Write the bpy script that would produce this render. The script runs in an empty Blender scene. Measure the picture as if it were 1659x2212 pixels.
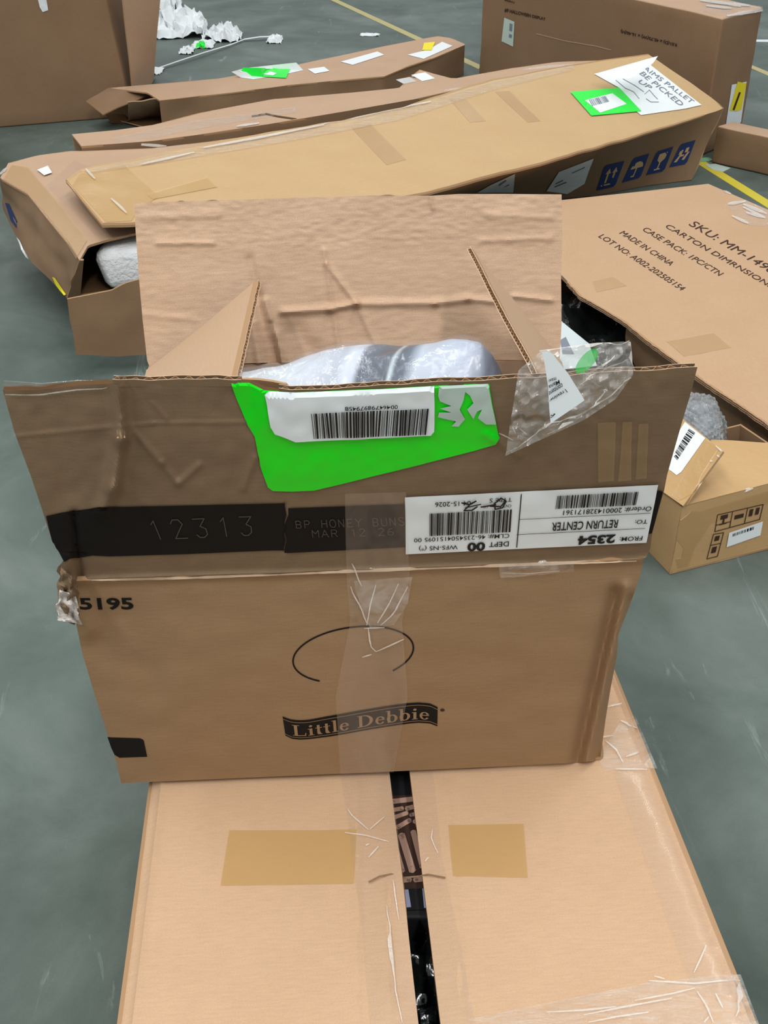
import bpy, bmesh, math, random
from mathutils import Vector, noise, Matrix
from mathutils.bvhtree import BVHTree
from mathutils.geometry import tessellate_polygon
random.seed(7)
SC = bpy.context.scene
COL = SC.collection
# ---------------------------------------------------------------- camera
W, H = 1659.0, 2212.0
F = 2350.0
PITCH = math.radians(34.3)
CH = 1.05                      # camera height above the floor
ZT = 0.33                      # top of the lower carton
cam = bpy.data.cameras.new('camera')
cam_ob = bpy.data.objects.new('camera', cam)
COL.objects.link(cam_ob)
cam.sensor_fit = 'VERTICAL'; cam.sensor_height = 24.0; cam.sensor_width = 18.0
cam.lens = 24.0 * F / H
cam.clip_start = 0.02; cam.clip_end = 100
cam_ob.location = (0, 0, CH)
cam_ob.rotation_euler = (math.pi/2 - PITCH, 0, 0)
SC.camera = cam_ob
# ---------------------------------------------------------------- light
world = bpy.data.worlds.new('hall_ambient'); SC.world = world
world.use_nodes = True
world.node_tree.nodes['Background'].inputs[0].default_value = (0.93, 0.97, 1.0, 1)
world.node_tree.nodes['Background'].inputs[1].default_value = 0.50
def strip_light(x, y, z, lx, ly, power):
    l = bpy.data.lights.new('ceiling_and_fill_strip', 'AREA'); l.shape = 'RECTANGLE'
    l.size = lx; l.size_y = ly; l.energy = power; l.color = (1.0, 1.0, 0.98)
    o = bpy.data.objects.new('ceiling_and_fill_strip', l); COL.objects.link(o)
    o.location = (x, y, z)
    return o
for (lx, ly, pw) in ((-4.2, 3.6, 38), (-0.6, 3.6, 38), (3.2, 3.6, 38), (-4.2, 7.2, 44), (-0.6, 7.2, 44), (3.2, 7.2, 44), (-2.4, 0.2, 66), (1.4, 0.2, 66), (-2.4, -3.2, 190), (1.4, -3.2, 190), (-3.2, 11.0, 60), (1.5, 11.0, 60)):  # the strong pair behind the camera is added fill for front faces
    strip_light(lx, ly, 6.2, 0.35, 2.6, pw)
SC.view_settings.view_transform = 'Standard'
SC.view_settings.look = 'None'
SC.view_settings.gamma = 1.0
SC.view_settings.use_curve_mapping = False
SC.view_settings.exposure = 0.0
# ---------------------------------------------------------------- geometry of the lens
CP, SP = math.cos(PITCH), math.sin(PITCH)
EYE = Vector((0, 0, CH))
def ray(px, py):
    x = (px - W/2) / F; y = (H/2 - py) / F
    return Vector((x, CP + y*SP, -SP + y*CP)).normalized()
def PP(px, py, p0, n):
    d = ray(px, py); return EYE + d * ((p0 - EYE).dot(n) / d.dot(n))
def PZ(px, py, z): return PP(px, py, Vector((0, 0, z)), Vector((0, 0, 1)))
def PY(px, py, y): return PP(px, py, Vector((0, y, 0)), Vector((0, 1, 0)))
def proj(p):
    v = p - EYE
    dz = v.y*CP - v.z*SP; yy = v.y*SP + v.z*CP
    return (W/2 + F*v.x/dz, H/2 - F*yy/dz)
# ---------------------------------------------------------------- materials
def lin(c):
    r = []
    for v in c:
        v /= 255.0
        r.append(v/12.92 if v <= 0.04045 else ((v+0.055)/1.055)**2.4)
    return (r[0], r[1], r[2], 1)
def nodes(name):
    m = bpy.data.materials.new(name); m.use_nodes = True
    nt = m.node_tree
    return m, nt, nt.nodes['Principled BSDF']
def N(nt, t, **kw):
    n = nt.nodes.new(t)
    for k, v in kw.items():
        if k in n.inputs: n.inputs[k].default_value = v
        else: setattr(n, k, v)
    return n
def plain(name, c, rough=0.6, spec=0.4, metal=0.0, bump=0.0, bscale=60):
    m, nt, b = nodes(name)
    b.inputs['Base Color'].default_value = lin(c); b.inputs['Roughness'].default_value = rough
    b.inputs['Specular IOR Level'].default_value = spec; b.inputs['Metallic'].default_value = metal
    if bump:
        tc = N(nt, 'ShaderNodeTexCoord'); no = N(nt, 'ShaderNodeTexNoise', Scale=bscale, Detail=4.0)
        bp = N(nt, 'ShaderNodeBump', Strength=bump, Distance=0.004)
        nt.links.new(tc.outputs['Object'], no.inputs['Vector']); nt.links.new(no.outputs[0], bp.inputs['Height'])
        nt.links.new(bp.outputs[0], b.inputs['Normal'])
    return m
def kraft(name, c, c2=None, flute=0.0, rough=0.72, spec=0.25, fib=1.0, stain=0.5, dents=0.08):
    """brown paper board: soft blotches, fine fibres along u, faint flute lines"""
    if c2 is None: c2 = (c[0]*0.93, c[1]*0.9, c[2]*0.88)
    m, nt, b = nodes(name); L = nt.links.new
    tc = N(nt, 'ShaderNodeTexCoord')
    n1 = N(nt, 'ShaderNodeTexNoise', Scale=6.0, Detail=5.0, Roughness=0.6)
    L(tc.outputs['UV'], n1.inputs['Vector'])
    r1 = N(nt, 'ShaderNodeValToRGB'); r1.color_ramp.elements[0].position = 0.35; r1.color_ramp.elements[1].position = 0.68
    L(n1.outputs[0], r1.inputs[0])
    mix = N(nt, 'ShaderNodeMix', data_type='RGBA')
    mix.inputs[6].default_value = lin(c2); mix.inputs[7].default_value = lin(c)
    ml = N(nt, 'ShaderNodeMath', operation='MULTIPLY_ADD'); ml.inputs[1].default_value = stain; ml.inputs[2].default_value = 1 - stain
    L(r1.outputs[0], ml.inputs[0]); L(ml.outputs[0], mix.inputs[0])
    mp = N(nt, 'ShaderNodeMapping'); mp.inputs['Scale'].default_value = (60, 480, 1)
    L(tc.outputs['UV'], mp.inputs[0])
    n2 = N(nt, 'ShaderNodeTexNoise', Scale=1.0, Detail=4.0, Roughness=0.7); L(mp.outputs[0], n2.inputs['Vector'])
    n3 = N(nt, 'ShaderNodeTexNoise', Scale=900.0, Detail=2.0); L(tc.outputs['UV'], n3.inputs['Vector'])
    ad = N(nt, 'ShaderNodeMath', operation='ADD'); L(n2.outputs[0], ad.inputs[0]); L(n3.outputs[0], ad.inputs[1])
    mr = N(nt, 'ShaderNodeMapRange'); mr.inputs[1].default_value = 0.6; mr.inputs[2].default_value = 1.4
    mr.inputs[3].default_value = 1 - 0.13*fib; mr.inputs[4].default_value = 1 + 0.10*fib
    L(ad.outputs[0], mr.inputs[0])
    hs = N(nt, 'ShaderNodeMix', data_type='RGBA', blend_type='MULTIPLY'); hs.inputs[0].default_value = 1.0
    L(mix.outputs[2], hs.inputs[6]); L(mr.outputs[0], hs.inputs[7])
    L(hs.outputs[2], b.inputs['Base Color'])
    b.inputs['Roughness'].default_value = rough; b.inputs['Specular IOR Level'].default_value = spec
    hsum = N(nt, 'ShaderNodeMath', operation='MULTIPLY_ADD'); hsum.inputs[1].default_value = 0.05; L(n2.outputs[0], hsum.inputs[0])
    if flute:
        wv = N(nt, 'ShaderNodeTexWave', wave_type='BANDS', bands_direction='X' if flute > 0 else 'Y', Scale=21.0, Distortion=0.6, Detail=1.0)
        L(tc.outputs['UV'], wv.inputs['Vector'])
        m2 = N(nt, 'ShaderNodeMath', operation='MULTIPLY'); m2.inputs[1].default_value = abs(flute)
        L(wv.outputs[0], m2.inputs[0]); L(m2.outputs[0], hsum.inputs[2])
    else: hsum.inputs[2].default_value = 0.0
    n4 = N(nt, 'ShaderNodeTexNoise', Scale=14.0, Detail=2.0); L(tc.outputs['UV'], n4.inputs['Vector'])
    h2 = N(nt, 'ShaderNodeMath', operation='MULTIPLY_ADD'); h2.inputs[1].default_value = dents
    L(n4.outputs[0], h2.inputs[0]); L(hsum.outputs[0], h2.inputs[2])
    bp = N(nt, 'ShaderNodeBump', Strength=0.6, Distance=0.004); L(h2.outputs[0], bp.inputs['Height'])
    L(bp.outputs[0], b.inputs['Normal'])
    return m
def film(name, c=(255, 255, 255), opac=0.12, rough=0.12, bump=0.5, bscale=40, spec=0.6, stretch=(1, 1, 1), vary=0.0, ior=1.28, stuck=False):
    """thin see-through plastic: mostly transparent, a glossy skin with wrinkles"""
    m, nt, b = nodes(name); L = nt.links.new
    b.inputs['Base Color'].default_value = lin(c); b.inputs['Roughness'].default_value = rough
    b.inputs['Specular IOR Level'].default_value = spec
    out = nt.nodes['Material Output']
    tr = N(nt, 'ShaderNodeBsdfTransparent'); gl = N(nt, 'ShaderNodeBsdfGlossy'); gl.inputs['Roughness'].default_value = rough
    tc = N(nt, 'ShaderNodeTexCoord'); mp = N(nt, 'ShaderNodeMapping'); mp.inputs['Scale'].default_value = stretch
    no = N(nt, 'ShaderNodeTexNoise', Scale=bscale, Detail=5.0, Roughness=0.65, Distortion=0.8)
    L(tc.outputs['Object'], mp.inputs[0]); L(mp.outputs[0], no.inputs['Vector'])
    bp = N(nt, 'ShaderNodeBump', Strength=bump, Distance=0.006)
    L(no.outputs[0], bp.inputs['Height']); L(bp.outputs[0], gl.inputs['Normal']); L(bp.outputs[0], b.inputs['Normal'])
    fr = N(nt, 'ShaderNodeFresnel', IOR=ior); L(bp.outputs[0], fr.inputs['Normal'])
    m1 = N(nt, 'ShaderNodeMixShader'); (L(fr.outputs[0], m1.inputs[0]) if not stuck else setattr(m1.inputs[0], 'default_value', 0.05)); L(tr.outputs[0], m1.inputs[1]); L(gl.outputs[0], m1.inputs[2])
    m2 = N(nt, 'ShaderNodeMixShader'); m2.inputs[0].default_value = opac
    if vary:
        rr = N(nt, 'ShaderNodeMapRange'); rr.inputs[1].default_value = 0.35; rr.inputs[2].default_value = 0.7
        rr.inputs[3].default_value = max(0, opac - vary); rr.inputs[4].default_value = opac + vary
        L(no.outputs[0], rr.inputs[0]); L(rr.outputs[0], m2.inputs[0])
    L(m1.outputs[0], m2.inputs[1]); L(b.outputs[0], m2.inputs[2]); L(m2.outputs[0], out.inputs['Surface'])
    return m
M = {}
M['kr_print'] = kraft('kraft_printed_carton', (150, 120, 88), (141, 112, 81), flute=0.0, stain=0.6)
M['kr_flap'] = kraft('kraft_outer_flap_shaded', (131, 109, 84), (123, 100, 76), flute=0.0, stain=0.7)  # same board as the panel, shade of the tilted flap put into the colour
M['kr_inner'] = kraft('kraft_inner_liner', (202, 171, 143), (190, 157, 129), flute=0.10, fib=1.6, stain=0.7, dents=0.12)
M['kr_smooth'] = kraft('kraft_side_flap', (192, 161, 131), (187, 155, 126), flute=0.0, fib=0.5)
M['kr_low'] = kraft('kraft_lower_carton', (208, 173, 140), (199, 163, 129), flute=0.08, stain=0.6)
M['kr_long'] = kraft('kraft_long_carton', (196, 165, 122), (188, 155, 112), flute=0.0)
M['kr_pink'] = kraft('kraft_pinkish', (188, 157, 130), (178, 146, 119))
M['kr_dark'] = kraft('kraft_shaded', (142, 114, 87), (128, 100, 74))  # darker copy for carton sides, their shade put into the colour
M['kr_right'] = kraft('kraft_right_carton', (192, 158, 125), (184, 149, 114))
M['kr_small'] = kraft('kraft_small_carton', (196, 162, 116), (184, 148, 102))
M['kr_edge'] = plain('board_edge', (172, 138, 104), 0.9, 0.1)
M['kr_core'] = plain('board_core_shade', (96, 72, 50), 0.95, 0.05)  # dark face behind flutes, shade of the hollows put into the colour
M['kr_liner'] = plain('liner_edge', (214, 186, 158), 0.85, 0.1)
M['ink'] = plain('black_ink', (27, 24, 22), 0.7, 0.12, bump=0.1, bscale=300)
M['ink_soft'] = plain('stamp_ink', (66, 48, 42), 0.8, 0.1)
M['ink_grey'] = plain('grey_dot_ink', (82, 75, 69), 0.8, 0.1)
M['blue'] = plain('blue_ink', (38, 56, 104), 0.7, 0.2)
M['label'] = plain('label_paper', (232, 238, 240), 0.45, 0.4)
M['skin'] = film('bag_skin', (240, 244, 250), opac=0.06, rough=0.08, bump=0.4, bscale=30, stuck=True)
M['label_dull'] = plain('label_grey', (186, 204, 194), 0.5, 0.3)
M['black'] = plain('label_black', (22, 20, 20), 0.6, 0.3)
M['grey'] = plain('label_grey_ink', (120, 128, 142), 0.8, 0.2)
M['green'] = plain('fluorescent_green', (0, 226, 16), 0.35, 0.4, bump=0.15, bscale=25)
M['green_lit'] = plain('fluorescent_green_flat', (10, 235, 60), 0.4, 0.4)
M['amber'] = film('amber_tape', (216, 176, 112), opac=0.55, rough=0.25, bump=0.15, bscale=30, stuck=True)
M['amber_lt'] = film('amber_tape_pale', (208, 170, 115), opac=0.42, rough=0.3, bump=0.15, stuck=True)
M['clear'] = film('clear_tape', (225, 210, 195), opac=0.065, rough=0.2, bump=0.08, bscale=22, stuck=True)
M['wrinkle'] = film('wrinkled_tape', (240, 232, 222), opac=0.16, rough=0.12, bump=0.45, bscale=46, vary=0.14, stuck=True, stretch=(1, 3, 1))
M['crease_glint'] = film('creased_tape_glint', (248, 242, 234), opac=0.55, rough=0.12, bump=0.5, bscale=80)  # whitish film for crumpled tape and for painted glint streaks
M['cling'] = film('loose_clear_film', (240, 236, 230), opac=0.12, rough=0.08, bump=0.5, bscale=26, vary=0.14, stuck=True, stretch=(1, 1, 2.2))
M['bubble'] = film('bubble_film', (205, 208, 208), opac=0.35, rough=0.08, bump=0.6, bscale=60, vary=0.2)
M['greensmear'] = film('green_smear', (60, 215, 90), opac=0.7, rough=0.3, bump=0.3)
M['yellow'] = plain('yellow_paper', (238, 222, 30), 0.5, 0.3)
M['blackplastic'] = plain('black_plastic', (18, 21, 21), 0.12, 0.7, bump=1.0, bscale=35)
M['darkmatte'] = plain('dark_matte', (26, 27, 30), 0.6, 0.3)
M['foam'] = plain('white_foam', (232, 234, 236), 0.8, 0.3, bump=1.0, bscale=120)
M['wrap'] = plain('white_wrap', (226, 232, 234), 0.5, 0.4, bump=0.5, bscale=60)
M['strap'] = plain('white_strap', (216, 222, 228), 0.5, 0.4)
M['pale'] = plain('pale_print', (196, 206, 208), 0.5, 0.4)
M['slate'] = plain('slate_print', (120, 128, 138), 0.5, 0.4)
M['lilac'] = plain('lilac_print', (168, 176, 208), 0.35, 0.5)
M['stick'] = plain('brown_stick_print', (186, 150, 132), 0.4, 0.4)
M['stick2'] = plain('dark_brown_print', (66, 46, 40), 0.45, 0.4)  # dark brown ink between the printed sticks
M['lineyel'] = plain('floor_line_yellow', (206, 190, 60), 0.55, 0.3, bump=0.2, bscale=90)
M['linepale'] = plain('floor_line_faded', (178, 168, 118), 0.6, 0.3, bump=0.2, bscale=90)
def floor_mat():
    m, nt, b = nodes('polished_concrete'); L = nt.links.new
    tc = N(nt, 'ShaderNodeTexCoord')
    n1 = N(nt, 'ShaderNodeTexNoise', Scale=2.6, Detail=8.0, Roughness=0.62, Distortion=0.5); L(tc.outputs['Object'], n1.inputs['Vector'])
    r = N(nt, 'ShaderNodeValToRGB'); e = r.color_ramp.elements
    e[0].position = 0.3; e[0].color = lin((66, 78, 72)); e[1].position = 0.72; e[1].color = lin((112, 122, 118))
    k = e.new(0.5); k.color = lin((88, 100, 94))
    L(n1.outputs[0], r.inputs[0])
    # pale scuffs
    mp = N(nt, 'ShaderNodeMapping'); mp.inputs['Rotation'].default_value = (0, 0, 0.5); mp.inputs['Scale'].default_value = (9, 1.6, 1)
    L(tc.outputs['Object'], mp.inputs[0])
    n2 = N(nt, 'ShaderNodeTexNoise', Scale=1.6, Detail=7.0, Roughness=0.7, Distortion=1.4); L(mp.outputs[0], n2.inputs['Vector'])
    r2 = N(nt, 'ShaderNodeValToRGB'); r2.color_ramp.elements[0].position = 0.62; r2.color_ramp.elements[1].position = 0.78
    r2.color_ramp.elements[1].color = (0.55, 0.55, 0.55, 1)
    L(n2.outputs[0], r2.inputs[0])
    mx = N(nt, 'ShaderNodeMix', data_type='RGBA'); mx.inputs[7].default_value = lin((178, 188, 186))
    L(r2.outputs[0], mx.inputs[0]); L(r.outputs[0], mx.inputs[6])
    n3 = N(nt, 'ShaderNodeTexNoise', Scale=420.0, Detail=2.0); L(tc.outputs['Object'], n3.inputs['Vector'])
    mr = N(nt, 'ShaderNodeMapRange'); mr.inputs[3].default_value = 0.9; mr.inputs[4].default_value = 1.1; L(n3.outputs[0], mr.inputs[0])
    mu = N(nt, 'ShaderNodeMix', data_type='RGBA', blend_type='MULTIPLY'); mu.inputs[0].default_value = 1.0
    L(mx.outputs[2], mu.inputs[6]); L(mr.outputs[0], mu.inputs[7]); L(mu.outputs[2], b.inputs['Base Color'])
    rr = N(nt, 'ShaderNodeMapRange'); rr.inputs[3].default_value = 0.42; rr.inputs[4].default_value = 0.62
    L(n1.outputs[0], rr.inputs[0]); L(rr.outputs[0], b.inputs['Roughness'])
    b.inputs['Specular IOR Level'].default_value = 0.25
    bp = N(nt, 'ShaderNodeBump', Strength=0.15, Distance=0.002); L(n1.outputs[0], bp.inputs['Height']); L(bp.outputs[0], b.inputs['Normal'])
    return m
M['floor'] = floor_mat()
def garment_mat():
    m, nt, b = nodes('garment_in_plastic'); L = nt.links.new
    tc = N(nt, 'ShaderNodeTexCoord'); sp = N(nt, 'ShaderNodeSeparateXYZ'); L(tc.outputs['UV'], sp.inputs[0])
    ma = N(nt, 'ShaderNodeMath', operation='MULTIPLY_ADD'); ma.inputs[1].default_value = -0.22
    L(sp.outputs[1], ma.inputs[0]); L(sp.outputs[0], ma.inputs[2])
    r = N(nt, 'ShaderNodeValToRGB'); e = r.color_ramp.elements
    stops = [(0.0, (180, 186, 192)), (0.14, (196, 204, 216)), (0.27, (176, 184, 198)), (0.30, (206, 214, 228)), (0.33, (196, 204, 220)), (0.35, (70, 82, 100)), (0.445, (52, 64, 82)),
             (0.455, (186, 200, 210)), (0.47, (50, 66, 84)), (0.5, (70, 86, 104)), (0.54, (184, 194, 210)), (0.72, (170, 180, 198)), (0.80, (84, 94, 112)), (1.0, (150, 156, 164))]
    e[0].position = 0; e[0].color = lin(stops[0][1]); e[1].position = 1; e[1].color = lin(stops[-1][1])
    for p, c in stops[1:-1]:
        k = e.new(p); k.color = lin(c)
    L(ma.outputs[0], r.inputs[0]); L(r.outputs[0], b.inputs['Base Color']); b.inputs['Roughness'].default_value = 0.35
    b.inputs['Coat Weight'].default_value = 0.25; b.inputs['Coat Roughness'].default_value = 0.08
    no = N(nt, 'ShaderNodeTexNoise', Scale=16.0, Detail=3.0, Distortion=1.0); L(tc.outputs['Object'], no.inputs['Vector'])
    bp = N(nt, 'ShaderNodeBump', Strength=0.5, Distance=0.01); L(no.outputs[0], bp.inputs['Height'])
    L(bp.outputs[0], b.inputs['Normal']); L(bp.outputs[0], b.inputs['Coat Normal'])
    return m
M['garment'] = garment_mat()
# ---------------------------------------------------------------- builders
def thing(name, label, cat, loc=(0, 0, 0), group=None):
    o = bpy.data.objects.new(name, None); COL.objects.link(o); o.empty_display_size = 0.05
    o.location = loc; o['label'] = label; o['category'] = cat
    if group: o['group'] = group
    return o
WL = {}
def mk(name, verts, faces, mats, parent=None, uvs=None, midx=None, smooth=True, sharp=0.6, label=None):
    me = bpy.data.meshes.new(name)
    me.from_pydata([tuple(v) for v in verts], [], faces)
    for m in (mats if isinstance(mats, (list, tuple)) else [mats]): me.materials.append(m)
    if midx: me.polygons.foreach_set('material_index', midx)
    uv = me.uv_layers.new(name='UVMap')
    if uvs:
        for l in me.loops: uv.data[l.index].uv = uvs[l.vertex_index]
    else:   # box mapping in metres
        for p in me.polygons:
            n = p.normal; a = max(range(3), key=lambda i: abs(n[i]))
            for li in p.loop_indices:
                c = me.vertices[me.loops[li].vertex_index].co
                uv.data[li].uv = ((c.y, c.z), (c.x, c.z), (c.x, c.y))[a]
    if smooth:
        me.shade_smooth()
        me.set_sharp_from_angle(angle=sharp)
    me.update()
    o = bpy.data.objects.new(name, me); COL.objects.link(o)
    base = Vector((0, 0, 0))
    if parent is not None:
        o.parent = parent
        p = parent
        while p is not None: base += p.location; p = p.parent
        o.location = -base
    if label: o['label'] = label
    return o
def tag(o, label, cat, group=None):
    o['label'] = label; o['category'] = cat
    if group: o['group'] = group
    return o
def plen(pts):
    d = [0.0]
    for a, b in zip(pts, pts[1:]): d.append(d[-1] + math.dist(a, b))
    return d
def along(pts, t, d=None):
    d = d or plen(pts); s = t * d[-1]
    for i in range(len(pts)-1):
        if s <= d[i+1] or i == len(pts)-2:
            k = (s - d[i]) / max(1e-9, d[i+1]-d[i])
            return tuple(a + (b-a)*k for a, b in zip(pts[i], pts[i+1]))
def coons(Bt, Tp, Lf, Rt, nu, nv):
    """pixel grid from outline polylines; bottom/top left-to-right, sides bottom-to-top"""
    db, dt, dl, dr = plen(Bt), plen(Tp), plen(Lf), plen(Rt); G = []
    b0, b1, t0, t1 = Bt[0], Bt[-1], Tp[0], Tp[-1]
    for j in range(nv+1):
        v = j/nv; l = along(Lf, v, dl); r = along(Rt, v, dr); row = []
        for i in range(nu+1):
            u = i/nu; b = along(Bt, u, db); t = along(Tp, u, dt)
            row.append(tuple((1-v)*b[k]+v*t[k]+(1-u)*l[k]+u*r[k]-((1-u)*(1-v)*b0[k]+u*(1-v)*b1[k]+(1-u)*v*t0[k]+u*v*t1[k]) for k in range(len(b))))
        G.append(row)
    return G
def solid(name, G, th, back, mats, parent=None, uvs=None, label=None, double=False):
    """board from a grid of surface points, thickness th, 'back' = direction the body lies"""
    nv, nu = len(G)-1, len(G[0])-1; n = (nv+1)*(nu+1)
    V = [p for r in G for p in r]; U = []
    for j in range(nv+1):
        for i in range(nu+1):
            a = G[j][i]; U.append(((a-G[0][0]).dot((G[0][nu]-G[0][0]).normalized()), (a-G[0][0]).dot((G[nv][0]-G[0][0]).normalized())))
    V2 = []
    for j in range(nv+1):
        for i in range(nu+1):
            du = G[j][min(i+1, nu)] - G[j][max(i-1, 0)]; dv = G[min(j+1, nv)][i] - G[max(j-1, 0)][i]
            c = du.cross(dv)
            nn = c.normalized() if c.length > 1e-12 else back
            if nn.dot(back) < 0: nn = -nn
            V2.append(G[j][i] + nn*th)
    V += V2; U += U
    Fc = []; mi = []
    id_ = lambda j, i: j*(nu+1)+i
    test = (G[0][1]-G[0][0]).cross(G[1][0]-G[0][0]) if nv and nu else Vector((0, 0, 1))
    mid = (G[nv//2][min(nu//2+1, nu)]-G[nv//2][nu//2]).cross(G[min(nv//2+1, nv)][nu//2]-G[nv//2][nu//2]) if nv > 1 and nu > 1 else test
    flip = mid.dot(back) > 0
    def add(f, m):
        Fc.append(f[::-1] if flip else f); mi.append(m)
    for j in range(nv):
        for i in range(nu):
            add((id_(j, i), id_(j, i+1), id_(j+1, i+1), id_(j+1, i)), 0)
            add((n+id_(j+1, i), n+id_(j+1, i+1), n+id_(j, i+1), n+id_(j, i)), 2)
    for i in range(nu):
        add((id_(0, i), n+id_(0, i), n+id_(0, i+1), id_(0, i+1)), 1)
        add((id_(nv, i+1), n+id_(nv, i+1), n+id_(nv, i), id_(nv, i)), 1)
    for j in range(nv):
        add((id_(j+1, 0), n+id_(j+1, 0), n+id_(j, 0), id_(j, 0)), 1)
        add((id_(j, nu), n+id_(j, nu), n+id_(j+1, nu), id_(j+1, nu)), 1)
    ms = list(mats) if isinstance(mats, (list, tuple)) else [mats]
    while len(ms) < 3: ms.append(M['kr_edge'] if len(ms) == 1 else ms[0])
    return mk(name, V, Fc, ms, parent, U, mi, label=label)
def gridbvh(*Gs):
    V = []; Fc = []
    for G in Gs:
        b = len(V); nu = len(G[0])
        V += [p for r in G for p in r]
        for j in range(len(G)-1):
            for i in range(nu-1):
                Fc.append((b+j*nu+i, b+j*nu+i+1, b+(j+1)*nu+i+1, b+(j+1)*nu+i))
    return BVHTree.FromPolygons(V, Fc)
def quadgrid(A, B, C, D, nu, nv, disp=None):
    G = []
    n = (B-A).cross(D-A).normalized()
    for j in range(nv+1):
        v = j/nv; row = []
        for i in range(nu+1):
            u = i/nu
            p = (A*(1-u)+B*u)*(1-v)+(D*(1-u)+C*u)*v
            if disp: p = p + n*disp(u, v, p)
            row.append(p)
        G.append(row)
    return G
def nz(p, f, a): return noise.noise(p*f)*a
def bvh_of(o):
    base = Vector((0, 0, 0)); p = o
    while p is not None: base += p.location; p = p.parent
    me = o.data
    return BVHTree.FromPolygons([v.co+base for v in me.vertices], [tuple(p.vertices) for p in me.polygons])
def decal(name, bvhs, polys, mat, eps=0.0005, parent=None, maxlen=30, label=None, mode='px', disp=None, far=9.0):
    """flat film laid on a surface: pixel outlines are cast from the eye point onto the surface and lifted by eps"""
    if not isinstance(bvhs, (list, tuple)): bvhs = [bvhs]
    bm = bmesh.new()
    for P in polys:
        if isinstance(P, dict):
            vs = [bm.verts.new((x, y, 0)) for x, y in P['v']]
            for f in P['f']:
                try: bm.faces.new([vs[k] for k in f])
                except ValueError: pass
            continue
        vs = [bm.verts.new((x, y, 0)) for x, y in P]
        if len(P) == 4 or len(P) == 3:
            bm.faces.new(vs)
        else:
            for t in tessellate_polygon([[Vector((x, y, 0)) for x, y in P]]):
                try: bm.faces.new([vs[k] for k in t])
                except ValueError: pass
    for _ in range(7):
        es = [e for e in bm.edges if e.calc_length() > maxlen]
        if not es: break
        bmesh.ops.subdivide_edges(bm, edges=es, cuts=1, use_grid_fill=True)
    bmesh.ops.triangulate(bm, faces=bm.faces[:])
    V = []; ref = None; pend = []
    for v in bm.verts:
        d = ray(v.co.x, v.co.y); best = None
        for b in bvhs:
            h = b.ray_cast(EYE, d, far)
            if h[0] is not None and (best is None or h[3] < best[3]): best = h
        if best is None:
            pend.append(len(V)); V.append(d); continue
        n = best[1]
        if n.dot(d) > 0: n = -n
        ref = ref or (best[0], n)
        e = eps + (disp(v.co.x, v.co.y) if disp else 0)
        V.append(best[0] + n*e)
    if ref:
        oks = [k for k in range(len(V)) if k not in set(pend)]
        for k in pend:
            d = V[k]; pc = bm.verts
            bm.verts.ensure_lookup_table()
            q = bm.verts[k].co
            kk = min(oks, key=lambda t: (bm.verts[t].co-q).length_squared)
            t = (V[kk]-EYE).length
            V[k] = EYE + d*t
    bm.verts.index_update()
    Fc = [tuple(v.index for v in f.verts) for f in bm.faces]
    # face the eye
    out = []
    for f in Fc:
        a, b, c = (V[k] for k in f[:3])
        out.append(f[::-1] if (b-a).cross(c-a).dot(a-EYE) > 0 else f)
    bm.free()
    return mk(name, V, out, mat, parent, label=label)
_fonts = {}
def glyphs(txt, bold=0.0, shear=0.0):
    cu = bpy.data.curves.new('t', 'FONT'); cu.body = txt; cu.offset = bold; cu.resolution_u = 3; cu.shear = shear; cu.fill_mode = 'FRONT'
    ob = bpy.data.objects.new('t', cu); COL.objects.link(ob)
    me = bpy.data.meshes.new_from_object(ob)
    v = [(p.co.x, p.co.y) for p in me.vertices]; f = [tuple(p.vertices) for p in me.polygons]
    bpy.data.objects.remove(ob); bpy.data.curves.remove(cu); bpy.data.meshes.remove(me)
    return v, f
def bil(Q, s, t):
    """Q = TL, TR, BR, BL ; s right, t down"""
    return tuple((Q[0][k]*(1-s)+Q[1][k]*s)*(1-t)+(Q[3][k]*(1-s)+Q[2][k]*s)*t for k in (0, 1))
def text(txt, Q, bold=0.0, shear=0.0):
    v, f = glyphs(txt, bold, shear)
    if not v: return {'v': [], 'f': []}
    x0 = min(p[0] for p in v); x1 = max(p[0] for p in v); y0 = min(p[1] for p in v); y1 = max(p[1] for p in v)
    return {'v': [bil(Q, (x-x0)/(x1-x0), 1-(y-y0)/(y1-y0)) for x, y in v], 'f': f}
def sub(Q, s0, t0, s1, t1): return (bil(Q, s0, t0), bil(Q, s1, t0), bil(Q, s1, t1), bil(Q, s0, t1))
def bars(Q, n, seed):
    r = random.Random(seed); x = 0.0; w = []
    while len(w) < n: w.append((r.choice((1, 1, 2, 3)), r.choice((1, 1, 2))))
    tot = sum(a+b for a, b in w); out = []
    for a, b in w:
        out.append(sub(Q, x/tot, 0, (x+a)/tot, 1)); x += a+b
    return out
def stroke(pts, w):
    out = []
    for a, b in zip(pts, pts[1:]):
        dx, dy = b[0]-a[0], b[1]-a[1]; l = math.hypot(dx, dy) or 1
        nx, ny = -dy/l*w/2, dx/l*w/2; ex, ey = dx/l*w*0.3, dy/l*w*0.3
        out.append([(a[0]+nx-ex, a[1]+ny-ey), (b[0]+nx+ex, b[1]+ny+ey), (b[0]-nx+ex, b[1]-ny+ey), (a[0]-nx-ex, a[1]-ny-ey)])
    return out
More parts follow.
